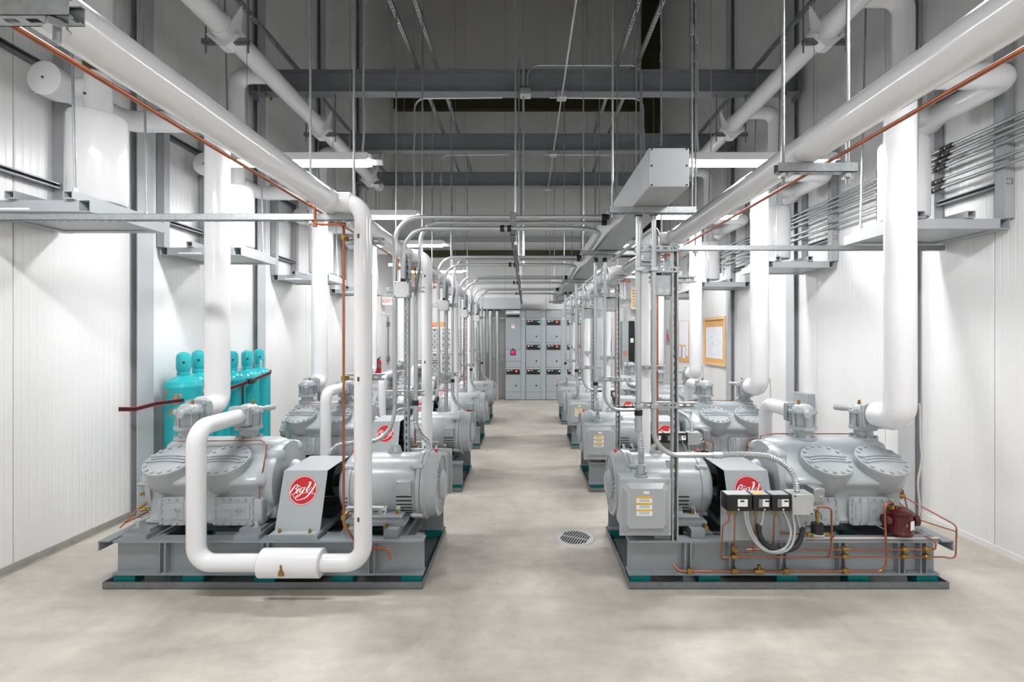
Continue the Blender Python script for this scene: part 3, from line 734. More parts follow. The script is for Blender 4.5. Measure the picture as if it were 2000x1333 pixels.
m = M().tube([(-1.33, 2.87, 2.41), (-1.285, 2.87, 2.40), (-1.285, 2.87, 2.285), (-1.11, 2.87, 2.285), (-1.11, 2.87, .46), (-1.05, 2.96, .27), (-.87, 2.975, .265), (-.855, 2.975, .19)], .008, 10, .035, 4); m.build('tube', 'copper', r)
m = M()
for z in (.50, 1.345, 2.205): m.rbox(-1.122, -1.098, 2.855, 2.93, z-.016, z+.016, .003, 1)
m.each('clamp', 'brass', r)
m = M().cyl((-1.285, 2.87, 2.27), (-1.285, 2.87, 2.30), .013, 10).cyl((-1.125, 2.87, 2.285), (-1.10, 2.87, 2.285), .013, 10); m.build('fittings', 'copper', r)
# ---- slotted post behind the motor with junction box
r = proto('strut_post', 'post', (-.958, 3.8, .313), 'slotted steel channel post with junction box on the {} {} skid', 'slotted channel posts')
M().strut((-.958, 3.78, .29), (-.958, 3.78, 2.2), (0, -1, 0)).build('post', 'galv', r, smooth=False)
M().strut((-1.11, 3.735, 1.975), (-.81, 3.735, 1.975), (0, -1, 0)).build('arm', 'galv', r, smooth=False)
M().strut((-1.11, 3.735, 1.15), (-.81, 3.735, 1.15), (0, -1, 0)).build('arm', 'galv', r, smooth=False)
jb = M().rbox(-1.03, -.905, 3.66, 3.735, 1.905, 2.03, .004, 1).build('junction_box', 'alum', r)
m = M()
for a in (-1.018, -.917):
    for z in (1.915, 2.02): m.cyl((a, 3.66, z), (a, 3.656, z), .005, 8)
m.build('screws', 'dark', jb)
M().cyl((-.965, 3.70, 2.03), (-.965, 3.70, 2.055), .02, 12).build('connector', 'black', jb)
for (root, lab) in P_UNIT:
    for side in 'LR':
        for k in range(NU): place(root, side, k, lab.format(ORD[k], SIDE[side]))
for root, lab in P_UNIT: drop_proto(root)
# ------------------------------------------------------------------ suction vessels on wall platforms
PLAT = {'L': [2.92, 4.47, 6.46, 8.40], 'R': [3.38, 5.28, 7.30, 9.30]}
RIS = {'L': [3.75+SP*k for k in range(4)], 'R': [3.09+SP*k for k in range(4)]}
# platform prototype, left wall, front edge at y = 0
r = thing('wall_platform', '', 'platform', (-3.1, .31, 2.37), 'grey wall platforms')
XI = -2.70; PD = .62
M().hollow((XI-.0375, 0, 2.412), (XI-.0375, PD, 2.412), .075, .075, .005).build('side_rail', 'guardgrey', r, smooth=False)
M().hollow((-3.4375, 0, 2.412), (-3.4375, PD, 2.412), .075, .075, .005).build('wall_rail', 'guardgrey', r, smooth=False)
M().box(-3.40, XI-.075, .003, .075, 2.377, 2.448).build('front_rail', 'steelgrey', r, smooth=False)
M().box(-3.40, XI-.075, PD-.075, PD-.003, 2.377, 2.448).build('back_rail', 'steelgrey', r, smooth=False)
M().box(-3.40, XI-.07, .07, PD-.07, 2.385, 2.392).build('deck_plate', 'guardgrey', r, smooth=False)
for x in (-3.18, -2.82): M().hollow((x, -.02, 2.475), (x, PD+.02, 2.475), .06, .05, .006).build('bearer', 'steelgrey', r, smooth=False)
for yy in (.02, PD-.02): M().box(-3.49, -3.42, yy-.035, yy+.035, 2.45, 3.75).build('post', 'steelgrey', r, smooth=False)
for z in (2.71, 3.54): M().strut((-3.475, -.02, z), (-3.475, PD+.02, z), (-1, 0, 0), slots=False).build('wall_channel', 'galvdark', r, smooth=False)
for yy in (.03, PD-.03): M().cyl((-2.82, yy, 2.5), (-2.88, yy, 4.96), .0075, 8).cyl((-2.82, yy, 2.45), (-2.82, yy, 2.53), .015, 6).build('rod', 'rod', r)
M().box(-3.30, -3.08, .0015, .003, 2.388, 2.4).build('name_strip', 'white', r)
plat = r
# vessel prototype
r = thing('suction_vessel', '', 'vessel', (-2.95, 0, 2.5), 'white suction vessels'); VX = -2.95
M().lathe([(.12, 2.505), (.155, 2.512), (.165, 2.53), (.165, 3.09), (.158, 3.112), (.14, 3.12), (.08, 3.122)], (VX, 0, 0), (0, 0, 1), 40).build('shell', 'pvc', r)
M().lathe([(.078, 3.10), (.078, 3.40), (.07, 3.41)], (VX, 0, 0), (0, 0, 1), 28).build('neck', 'pvc', r)
M().rbox(VX-.06, VX+.06, -.06, .06, 3.41, 3.52, .01).build('bare_valve', 'brown', r)
M().cyl((VX-.02, -.076, 3.24), (VX-.02, -.082, 3.24), .009, 10).build('port', 'brown', r)
ves = r
def put(root, side, y, label):
    c = copy_tree(root); og = ORG[root.name]
    if side == 'L': c.location = (og.x, og.y+y, og.z)
    else: c.location = (-og.x, y+PD-og.y if root is plat else y, og.z); c.rotation_euler = (0, 0, PI)
    c['label'] = label
for side in 'LR':
    sx = -1 if side == 'L' else 1; sn = SIDE[side]
    for k in range(4):
        y = PLAT[side][k]; vy = y+(.33 if side == 'L' else .30); ry = RIS[side][k]
        put(plat, side, y, f'grey steel platform bracketed on the {sn} wall under the {ORD[k]} white vessel')
        put(ves, side, vy, f'white insulated vessel standing on the {ORD[k]} platform of the {sn} wall')
        # pipe from vessel to compressor
        dr_ = 1 if ry > vy else -1
        t = thing('suction_pipe', f'thick white suction pipe from the {ORD[k]} {sn} vessel down to its compressor', 'pipe', (sx*2.46, ry, 1.0), 'white suction pipes')
        RX = 2.455
        M().tube([(sx*3.18, vy-dr_*.06, 3.31), (sx*3.18, ry, 3.31), (sx*RX, ry, 3.31), (sx*RX, ry, 2.9)], .08, 24, .12, 8).build('run', 'pvc', t, ang=60)
        M().tube([(sx*RX, ry, 3.31), (sx*RX, ry, 1.06), (sx*2.45, ry+(-1 if side == 'L' else 1)*.19, 1.06)], .089, 28, .13, 10).build('riser', 'pvc', t, ang=60)
        M().lathe([(.10, 0), (.113, .008), (.113, .10), (.082, .19)], (sx*3.18, vy-dr_*.15, 3.31), (0, dr_, 0), 28).build('end_cap', 'pvc', t)
        M().cyl((sx*3.18, vy-dr_*.149, 3.31), (sx*3.18, vy-dr_*.1535, 3.31), .009, 10).build('cap_port', 'brown', t)
        M().cyl((sx*3.18, vy, 3.31), (sx*2.95, vy, 3.31), .07, 20).build('branch', 'pvc', t)
        M().cyl((sx*RX, ry, 1.21), (sx*RX, ry, 1.214), .0905, 28).build('seam', 'pvc', t)
        if side == 'R':
            M().tube(catmull([(RX+.075, ry-.06, 1.17), (RX+.085, ry-.055, 1.1), (RX+.093, ry-.05, .92), (RX+.10, ry-.05, .80), (RX+.075, ry-.05, .66), (RX+.085, ry-.05, .48), (RX+.075, ry-.02, .335)]), .0065, 8).build('insulated_line', 'foam', t)
drop_proto(plat); drop_proto(ves)
# upper suction headers
for side, sx, yend in (('L', -1, 8.35), ('R', 1, 9.2)):
    sn = SIDE[side]
    r = thing('suction_header', f'fat white suction header pipe high along the {sn} wall', 'pipe', (sx*2.6, 4, 4.16), 'white suction headers')
    M().lathe([(.0939, 0), (.0939, yend+2.46), (.085, yend+2.49), (.05, yend+2.5)], (sx*2.6, -2.5, 4.26), (0, 1, 0), 28).build('jacket', 'pvc', r)
    for k in range(4):
        vy = PLAT[side][k]+(.33 if side == 'L' else .30)
        if vy > yend-.1: continue
        M().tube([(sx*2.6, vy, 4.26), (sx*2.95, vy, 4.26), (sx*2.95, vy, 3.52)], .076, 24, .13, 8).build('branch', 'pvc', r, ang=60)
    for i, yy in enumerate(COLY[1:5]):
        m = M().lathe([(.097, -.12), (.107, -.11), (.107, .11), (.097, .12)], (sx*2.6, yy, 4.26), (0, 1, 0), 28)
        for q in (-1, 1):
            m.prism([(-.13, -.09), (.03, -.09), (.0, .1), (-.02, .17), (-.045, .19), (-.06, .16), (-.11, .02)], (sx*2.6+q*.1, yy, 4.26), (0, 1, 0), (q*.25, 0, 1), (q, 0, 0), .008)
        m.prism([(-.15, .04), (.15, .04), (.03, -.065), (-.03, -.065)], (sx*2.6, yy-.06, 4.16), (1, 0, 0), (0, 0, 1), (0, 1, 0), .1)
        m.build('saddle', 'pvc', r, ang=30)
        h = thing('pipe_hanger', f'small channel hanger under the {sn} suction header, {["first", "second", "third", "fourth"][i]} from the camera', 'hanger', (sx*2.6, yy, 4.1), 'suction header hangers')
        M().strut((sx*2.6-.2, yy-.02, 4.135), (sx*2.6+.2, yy-.02, 4.135), (0, 0, -1)).build('channel', 'galvdark', h, smooth=False)
        for q in (-1, 1): M().cyl((sx*2.6+q*.185, yy, 4.07), (sx*2.6+q*.185, yy, 4.67), .007, 8).build('rod', 'galvdark', h)
# discharge headers with their copper lines
for side, sx in (('L', -1), ('R', 1)):
    sn = SIDE[side]; tees = [2.88+SP*k for k in range(4)] if side == 'L' else [2*YC-2.88+SP*k for k in range(4)]
    hx = -1.2 if side == 'L' else 1.24
    r = thing('discharge_header', f'white discharge header pipe running over the {sn} row at lamp height', 'pipe', (hx, 4, 2.36), 'white discharge headers')
    M().lathe([(.066, 0), (.066, tees[-1]+2.52), (.05, tees[-1]+2.56)], (hx, -2.5, 2.427), (0, 1, 0), 28).build('jacket', 'pvc', r)
    for ty in tees:
        M().lathe([(.066, -.11), (.0725, -.1), (.0725, .1), (.066, .11)], (hx, ty, 2.427), (0, 1, 0), 28).lathe([(.0535, 0), (.0605, .06), (.0605, .13), (.0535, .14)], (hx, ty, 2.42), (-sx, 0, 0), 24).build('tee', 'pvc', r)
    cx_ = -1.335 if side == 'L' else 1.40
    o = M().tube([(cx_, -1.0, 2.41), (cx_, tees[-1]+.3, 2.41)], .0085, 10).build('copper_line', 'copper'); tag(o, f'long thin copper line running beside the {sn} discharge header', 'tube', 'copper lines along the headers')
    # hangers
    hy = [1.07, 2.92, 4.85, 6.71, 8.57] if side == 'L' else [2.07, 3.93, 5.83, 7.70, 9.55]
    for i, yy in enumerate(hy):
        h = thing('pipe_hanger', f'slotted channel trapeze under the {sn} discharge header, {["first", "second", "third", "fourth", "fifth"][i]} from the camera', 'hanger', (hx, yy, 2.3), 'discharge header hangers')
        long = (side == 'L' and i == 1) or (side == 'R' and i == 1)
        x0, x1 = (-3.48, -1.04) if (long and side == 'L') else ((1.1, 3.48) if long else (hx-sx*0-.19, hx+.16))
        if not long:
            x0, x1 = (-1.41, -1.02) if side == 'L' else (1.1, 1.445)
        M().strut((x0, yy, 2.318), (x1, yy, 2.318), (0, 0, -1)).build('channel', 'galv', h, smooth=False)
        for xr in ((-1.335, -1.065) if side == 'L' else (1.13, 1.415)):
            M().cyl((xr, yy-.0, 2.27), (xr, yy, 4.96), .0075, 8).build('rod', 'rod', h)
            M().cyl((xr, yy, 2.30), (xr, yy, 2.316), .02, 6).cyl((xr, yy, 2.296), (xr, yy, 2.30), .024, 14).cyl((xr, yy, 3.9), (xr, yy, 3.97), .0125, 6).build('nuts', 'chrome', h)
# ------------------------------------------------------------------ wireway over the right row
r = thing('wireway', 'long square grey metal wireway hung along the right of the aisle', 'wireway', (.78, 7, 2.415))
ends = [2.56, 4.4, 6.25, 8.1, 9.95, 11.7]
for a, b_ in zip(ends, ends[1:]): M().rbox(.67, .89, a+.002, b_-.002, 2.415, 2.63, .003, 1).build('section', 'wireway', r)
m = M()
for x in (.685, .875):
    for z in (2.425, 2.53, 2.62): m.cyl((x, 2.562, z), (x, 2.557, z), .005, 8)
m.build('end_screws', 'dark', r)
M().box(.665, .895, 2.555, 2.60, 2.63, 2.636).build('lid_edge', 'dark', r)
for i, yy in enumerate((2.96, 4.46, 6.7, 9.0, 10.7)):
    h = thing('wireway_hanger', f'slotted channel trapeze carrying the wireway, {["first", "second", "third", "fourth", "fifth"][i]} from the camera', 'hanger', (.8, yy, 2.37), 'wireway hangers')
    M().strut((.524, yy, 2.372), (1.065, yy, 2.372), (0, 0, -1)).build('channel', 'galv', h, smooth=False)
    for xr in (.545, 1.045): M().cyl((xr, yy, 2.35), (xr, yy, 5.0 if yy < 10 else 4.3), .0065, 8).cyl((xr, yy, 3.5), (xr, yy, 3.56), .011, 6).build('rod', 'rod', h)
r = thing('aisle_channel', 'long slotted channel hung over mid aisle carrying the crossing conduits', 'channel', (-.1, 7.5, 2.4))
M().strut((-.1, 3.68, 2.385), (-.1, 11.3, 2.385), (0, 0, -1)).build('channel', 'galvdark', r, smooth=False)
for yy in (3.85, 5.7, 7.55, 9.45): M().cyl((-.085, yy, 2.35), (-.085, yy, 4.95), .008, 8).build('rod', 'rod', r)
M().rbox(-.125, -.075, 3.70, 3.76, 2.40, 2.58, .004, 1).build('end_clamp', 'galvdark', r)
# ------------------------------------------------------------------ conduits of the left units, crossing the aisle
def group_copy(root, lab, n=NU):
    for k in range(1, n): shift(root, k, lab.format(ORD[k]))
    root['label'] = lab.format(ORD[0])
lab = 'bent conduit from the terminal box of the {} left motor over the aisle'
r = thing('motor_conduit', lab, 'conduit', (-.86, 3.75, .7), 'motor conduits crossing the aisle')
M().tube([(-.865, 3.70, 1.10), (-.865, 3.70, 1.9), (-.865, 3.86, 2.2), (-.865, 3.86, 2.535), (.665, 3.86, 2.535)], .017, 12, .2, 8).build('rigid_conduit', 'conduit', r)
M().cyl((.62, 3.86, 2.535), (.66, 3.86, 2.535), .024, 10).cyl((-.865, 3.70, 1.06), (-.865, 3.70, 1.10), .024, 12).each('coupling', 'black', r)
M().cyl((-.865, 3.70, .94), (-.865, 3.70, 1.06), .021, 12).build('nipple', 'conduit', r)
M().flex([(-.865, 3.70, .95), (-.86, 3.70, .90), (-.82, 3.71, .82), (-.775, 3.72, .77), (-.764, 3.72, .715)], .02, 12).build('flex', 'flexmetal', r)
group_copy(r, lab)
lab = 'bent conduit with long flexible tail behind the {} left guard, crossing the aisle'
r = thing('control_conduit', lab, 'conduit', (-1.04, 3.75, .7), 'control conduits crossing the aisle')
M().tube([(-1.035, 3.72, 1.09), (-1.035, 3.72, 2.545), (.665, 3.72, 2.545)], .0175, 12, .2, 8).build('rigid_conduit', 'conduit', r)
M().cyl((.60, 3.72, 2.545), (.655, 3.72, 2.545), .024, 10).build('coupling', 'black', r)
M().flex([(-1.035, 3.72, 1.09), (-1.04, 3.73, 1.0), (-1.09, 3.75, .86), (-1.2, 3.77, .77), (-1.38, 3.80, .745), (-1.53, 3.80, .715), (-1.585, 3.79, .64), (-1.59, 3.79, .55)], .0175, 12).build('flex', 'flexmetal', r)
group_copy(r, lab)
lab = 'conduit rising from the junction box of the {} left post and bending over the aisle'
r = thing('box_conduit', lab, 'conduit', (-.965, 3.7, 2.05), 'box conduits crossing the aisle')
M().tube([(-.965, 3.70, 2.05), (-.965, 3.70, 2.45), (.60, 3.70, 2.45), (.62, 4.35, 2.45), (.62, 4.9, 2.45)], .0185, 12, .22, 8).build('rigid_conduit', 'conduit', r)
M().cyl((-.20, 3.70, 2.45), (-.17, 3.70, 2.45), .027, 10).cyl((-.145, 3.70, 2.45), (-.115, 3.70, 2.45), .027, 10).build('coupling', 'black', r)
M().strut((-.94, 3.745, 2.06), (-.94, 3.745, 2.26), (0, -1, 0)).build('clip_channel', 'galv', r, smooth=False)
group_copy(r, lab)
# ------------------------------------------------------------------ right hand fronts: conduits, controls, oil lines
lab = 'vertical conduit dropping from the wireway to the {} right terminal box'
r = thing('motor_conduit', lab, 'conduit', (.72, 3.05, .7), 'wireway drops to the right motors')
M().tube([(.722, 3.02, 2.40), (.722, 3.02, 1.12)], .0185, 12).build('rigid_conduit', 'conduit', r)
M().cyl((.722, 3.02, 2.37), (.722, 3.02, 2.41), .026, 12).cyl((.722, 3.02, 1.095), (.722, 3.02, 1.13), .026, 12).each('coupling', 'black', r)
M().cyl((.722, 3.02, 1.0), (.722, 3.02, 1.095), .023, 12).cyl((.74, 3.04, .725), (.742, 3.04, .775), .028, 12).each('nipple', 'conduit', r)
M().flex([(.722, 3.02, 1.0), (.735, 3.03, .95), (.745, 3.05, .86), (.755, 3.09, .79), (.764, 3.12, .715)], .021, 12).build('flex', 'flexmetal', r)
group_copy(r, lab)
lab = 'vertical conduit sweeping into a flexible tail above the {} right guard'
r = thing('control_conduit', lab, 'conduit', (.82, 3.0, .7), 'wireway drops to the right controls')
M().tube([(.815, 3.0, 2.40), (.815, 3.0, .845), (1.225, 3.0, .845)], .0165, 12, .16, 8).build('rigid_conduit', 'conduit', r)
M().cyl((.815, 3.0, 2.37), (.815, 3.0, 2.41), .024, 12).build('coupling', 'black', r)
M().cyl((1.19, 3.0, .845), (1.25, 3.0, .845), .021, 12).build('nipple', 'conduit', r)
M().flex([(1.24, 3.0, .845), (1.38, 3.0, .85), (1.55, 2.99, .835), (1.66, 2.98, .77), (1.70, 2.97, .69), (1.695, 2.95, .63)], .019, 12).build('flex', 'flexmetal', r)
for z in (2.165, 2.03, 1.16): M().strut((.70, 3.015, z), (.985, 3.015, z), (0, -1, 0)).build('arm', 'galv', r, smooth=False)
m = M()
for z in (2.03, 1.16):
    for x in (.722, .815): m.rbox(x-.024, x+.024, 2.975, 3.0, z-.014, z+.014, .003, 1)
m.each('clamp', 'conduit', r)
group_copy(r, lab)
lab = 'grey knockout junction box with arched conduit on the {} right post'
r = thing('post_box', lab, 'junction box', (.92, 3.1, 1.9), 'knockout boxes on the right posts')
b_ = M().rbox(.832, .945, 3.035, 3.10, 1.865, 2.0, .004, 1).build('box', 'galv', r)
M().lathe([(.014, 0), (.014, .0015)], (.868, 3.035, 1.895), (0, -1, 0), 14).lathe([(.014, 0), (.014, .0015)], (.912, 3.035, 1.895), (0, -1, 0), 14).build('knockouts', 'conduit', b_)
M().tube([(.87, 3.10, 1.99), (.87, 3.10, 2.335), (.84, 3.9, 2.335), (.84, 4.55, 2.335)], .0165, 12, .12, 8).build('arched_conduit', 'conduit', r)
M().cyl((.87, 3.10, 2.0), (.87, 3.10, 2.03), .024, 12).build('connector', 'black', r)
group_copy(r, lab)
lab = 'grey control plate with three black pressure switches at the {} right skid'
r = thing('control_plate', lab, 'control panel', (1.5, 2.97, .3), 'pressure control plates')
M().box(1.238, 1.775, 2.99, 2.996, .305, .618).box(1.238, 1.775, 2.975, 2.99, .61, .618).build('plate', 'guardgrey', r, smooth=False)
def switch(x0, x1, wide):
    cm = M().rbox(x0, x1, 2.895, 2.99, .525, .625, .006); s_ = cm.build('pressure_switch', 'black', r)
    M().box(x0+.008, x1-.008, 2.90, 2.98, .6252, .6264).build('top_plate', 'alum', s_)
    a = x0+(.42 if wide else .52)*(x1-x0); lb = M().box(a, x1-.03 if wide else x1-.012, 2.8935, 2.895, .555, .60).build('switch_label', 'white', s_)
    pm_ = M().box(a+.015, a+.04, 2.8925, 2.8935, .583, .593); pm_.build('label_print', 'dark', lb)
    if not wide: M().box(x0+.035, x0+.058, 2.8935, 2.895, .55, .60).build('scale_window', 'labelgrey', s_)
    M().cyl((x0+.07, 2.896, .537), (x0+.07, 2.892, .537), .005, 8).build('screw', 'white', s_)
switch(1.237, 1.393, True); switch(1.398, 1.506, False); switch(1.512, 1.628, False)
M().box(1.42, 1.46, 2.91, 2.95, .6264, .628).build('yellow_tag', 'yellow', r)
jb = M().rbox(1.634, 1.765, 2.885, 2.99, .505, .632, .003, 1).build('control_box', 'alum', r)
M().cyl((1.65, 2.885, .622), (1.65, 2.881, .622), .005, 8).cyl((1.75, 2.885, .515), (1.75, 2.881, .515), .005, 8).build('screws', 'dark', jb)
M().rbox(1.83, 1.90, 2.99, 3.08, .53, .635, .004, 1).build('toggle_box', 'galv', r)
M().cyl((1.87, 2.99, .585), (1.87, 2.97, .58), .006, 8).build('toggle', 'chrome', r)
m = M()
for x in (1.265, 1.30, 1.43, 1.545): m.cyl((x, 2.93, .49), (x, 2.93, .526), .010, 6)
m.build('brass_nuts', 'brass', r)
m = M().flex([(1.36, 2.93, .525), (1.365, 2.92, .45), (1.40, 2.90, .35), (1.48, 2.885, .285), (1.58, 2.885, .30), (1.63, 2.9, .38), (1.62, 2.92, .46), (1.595, 2.93, .525)], .0095, 8, .006)
m.flex([(1.38, 2.94, .525), (1.385, 2.93, .44), (1.43, 2.91, .33), (1.52, 2.895, .272), (1.62, 2.895, .30), (1.66, 2.91, .4), (1.655, 2.93, .505)], .0095, 8, .006)
m.flex([(1.475, 2.93, .525), (1.47, 2.93, .46), (1.45, 2.925, .41)], .01, 8, .006).flex([(1.685, 2.94, .505), (1.70, 2.94, .44), (1.715, 2.94, .40)], .0095, 8, .006)
m.flex([(1.765, 2.93, .55), (1.79, 2.94, .60), (1.80, 2.95, .57), (1.775, 2.94, .53), (1.81, 2.95, .525), (1.85, 2.96, .50), (1.87, 2.97, .45)], .009, 8, .006); m.each('flexible_conduit', 'flexmetal', r)
M().tube(catmull([(1.45, 2.93, .43), (1.455, 2.93, .36), (1.50, 2.92, .30), (1.58, 2.915, .275), (1.67, 2.915, .30), (1.715, 2.93, .36), (1.725, 2.935, .41)]), .017, 10).build('black_hose', 'rubber', r)
m = M().tube([(1.265, 2.93, .49), (1.262, 2.93, .45), (1.225, 2.93, .425), (1.225, 2.95, .20), (1.26, 2.97, .20)], .005, 8, .02).tube([(1.30, 2.93, .49), (1.297, 2.93, .247), (1.40, 2.95, .247)], .005, 8, .02).tube([(1.43, 2.93, .49), (1.425, 2.95, .247)], .005, 8).tube([(1.545, 2.93, .49), (1.555, 2.96, .30), (1.56, 2.99, .28)], .005, 8); m.each('capillary', 'copper', r)
# solenoid valve beside the plate
m = M().cyl((1.79, 2.95, .36), (1.86, 2.95, .36), .02, 10).build('solenoid_body', 'chrome', r)
M().lathe([(.036, .37), (.036, .43)], (1.825, 2.95, 0), (0, 0, 1), 14).build('solenoid_coil', 'black', r)
M().cyl((1.825, 2.95, .43), (1.825, 2.95, .46), .01, 8).cyl((1.825, 2.95, .46), (1.825, 2.95, .50), .011, 6).cyl((1.76, 2.95, .36), (1.79, 2.95, .36), .011, 6).cyl((1.86, 2.95, .36), (1.89, 2.95, .36), .011, 6).build('solenoid_nuts', 'brass', r)
M().tube([(1.825, 2.95, .50), (1.825, 2.95, .535), (1.915, 2.95, .525), (1.915, 2.95, .26), (1.90, 2.96, .21)], .006, 8, .025).tube([(1.89, 2.95, .36), (1.94, 2.95, .36), (1.92, 2.97, .32)], .005, 8, .015).tube([(1.76, 2.95, .36), (1.60, 2.97, .36)], .005, 8).each('solenoid_line', 'copper', r)
group_copy(r, lab)
lab = 'set of thin copper oil lines clamped along the front beam of the {} right skid'
r = thing('oil_lines', lab, 'tube', (1.8, 2.98, .1), 'copper oil lines')
yl = 2.99
m = M().tube([(1.40, yl, .247), (2.57, yl, .247), (2.60, yl, .247), (2.605, yl, .30), (2.50, 3.12, .345)], .0046, 8, .03)
m.tube([(1.26, yl, .20), (2.65, yl, .20), (2.71, yl-.02, .195), (2.735, yl, .40), (2.55, 3.2, .52)], .0046, 8, .04)
m.tube([(.94, 3.02, .14), (.975, yl, .11), (2.25, yl, .11), (2.285, yl, .14), (2.29, yl, .2), (2.27, yl-.01, .49), (2.28, yl, .535), (2.36, 3.03, .54), (2.375, 3.05, .50)], .0066, 8, .035)
m.tube([(2.735, yl, .36), (2.60, 3.1, .39), (2.50, 3.2, .50), (2.47, 3.22, .52)], .0042, 8, .03).tube([(2.56, 3.2, .56), (2.60, 3.2, .40), (2.52, 3.15, .36)], .0042, 8, .03); m.each('oil_tube', 'copper', r)
m = M()
for x in (1.04, 1.326, 1.654, 2.03): m.rbox(x-.018, x+.018, yl-.013, yl+.022, .094, .126, .004, 1)
for x in (1.326, 2.03, 2.41, 2.55):
    for z in (.20, .247): m.rbox(x-.02, x+.02, yl-.011, yl+.022, z-.012, z+.014, .004, 1)
m.lathe([(.014, -.03), (.019, -.02), (.019, .02), (.014, .03)], (1.48, yl, .11), (1, 0, 0), 10).cyl((1.48, yl, .12), (1.48, yl, .15), .012, 8)
m.cyl((2.55, 3.2, .50), (2.55, 3.2, .54), .012, 6).cyl((2.47, 3.2, .53), (2.56, 3.18, .52), .013, 8).cyl((2.5, 3.22, .60), (2.53, 3.18, .60), .016, 8).cyl((2.375, 3.05, .485), (2.375, 3.05, .51), .013, 8)
m.build('brass_clamps', 'brass', r)
M().tube([(1.80, 3.035, .30), (2.66, 3.035, .30)], .009, 8).build('insulated_line', 'foam', r)
group_copy(r, lab)
lab = 'dark red oil float valve with flanged sides at the {} right compressor'
r = thing('oil_float', lab, 'valve', (2.44, 3.08, .30), 'dark red oil floats')
c = V((2.43, 3.06, 0))
M().lathe([(.05, .318), (.068, .322), (.072, .335), (.068, .342), (.068, .45), (.073, .455), (.073, .47), (.06, .482), (.03, .486)], c, (0, 0, 1), 28).cyl(c+V((-.10, 0, .42)), c+V((.10, 0, .42)), .022, 14).cyl(c+V((.075, 0, .41)), c+V((.105, 0, .41)), .04, 18).cyl(c+V((-.105, 0, .41)), c+V((-.075, 0, .41)), .036, 18).build('body', 'maroon', r)
M().obox(c+V((.03, -.063, .395)), (1, .48, 0), (0, 0, 1), (0, 1, 0), .022, .028, .0012).build('label_plate', 'white', r)
M().cyl(c+V((-.015, -.066, .40)), c+V((-.015, -.078, .40)), .009, 8).cyl(c+V((-.055, 0, .48)), c+V((-.055, 0, .51)), .014, 6).cyl(c+V((-.02, 0, .486)), c+V((-.02, 0, .50)), .011, 8).build('fittings', 'brass', r)
group_copy(r, lab)
# wall conduits on the right wall
for i, z in enumerate((3.13, 3.08, 3.04, 2.985, 2.88, 2.82)):
    t = thing('wall_conduit', f'thin conduit along the right wall, {["topmost", "second", "third", "fourth", "fifth", "lowest"][i]} of the six', 'conduit', (3.40, 6, z), 'parallel wall conduits')
    M().tube([(3.40, .5, z), (3.40, 9.9, z)], .0135, 10).build('tube', 'conduit', t)
    m = M()
    for yy in (3.75, 6.8): m.cyl((3.40, yy+.02*i, z), (3.40, yy+.05+.02*i, z), .021, 10).cyl((3.40, yy+.075+.02*i, z), (3.40, yy+.105+.02*i, z), .021, 10)
    m.each('coupling', 'rubber', t)
for i, yy in enumerate((2.6, 4.55, 6.4, 8.3)):
    o = M().strut((3.44, yy, 2.72), (3.44, yy, 3.22), (1, 0, 0), slots=False).build('conduit_rack', 'galvdark', smooth=False); tag(o, f'short channel holding the right wall conduits, {["first", "second", "third", "fourth"][i]} from the camera', 'channel', 'wall conduit racks')
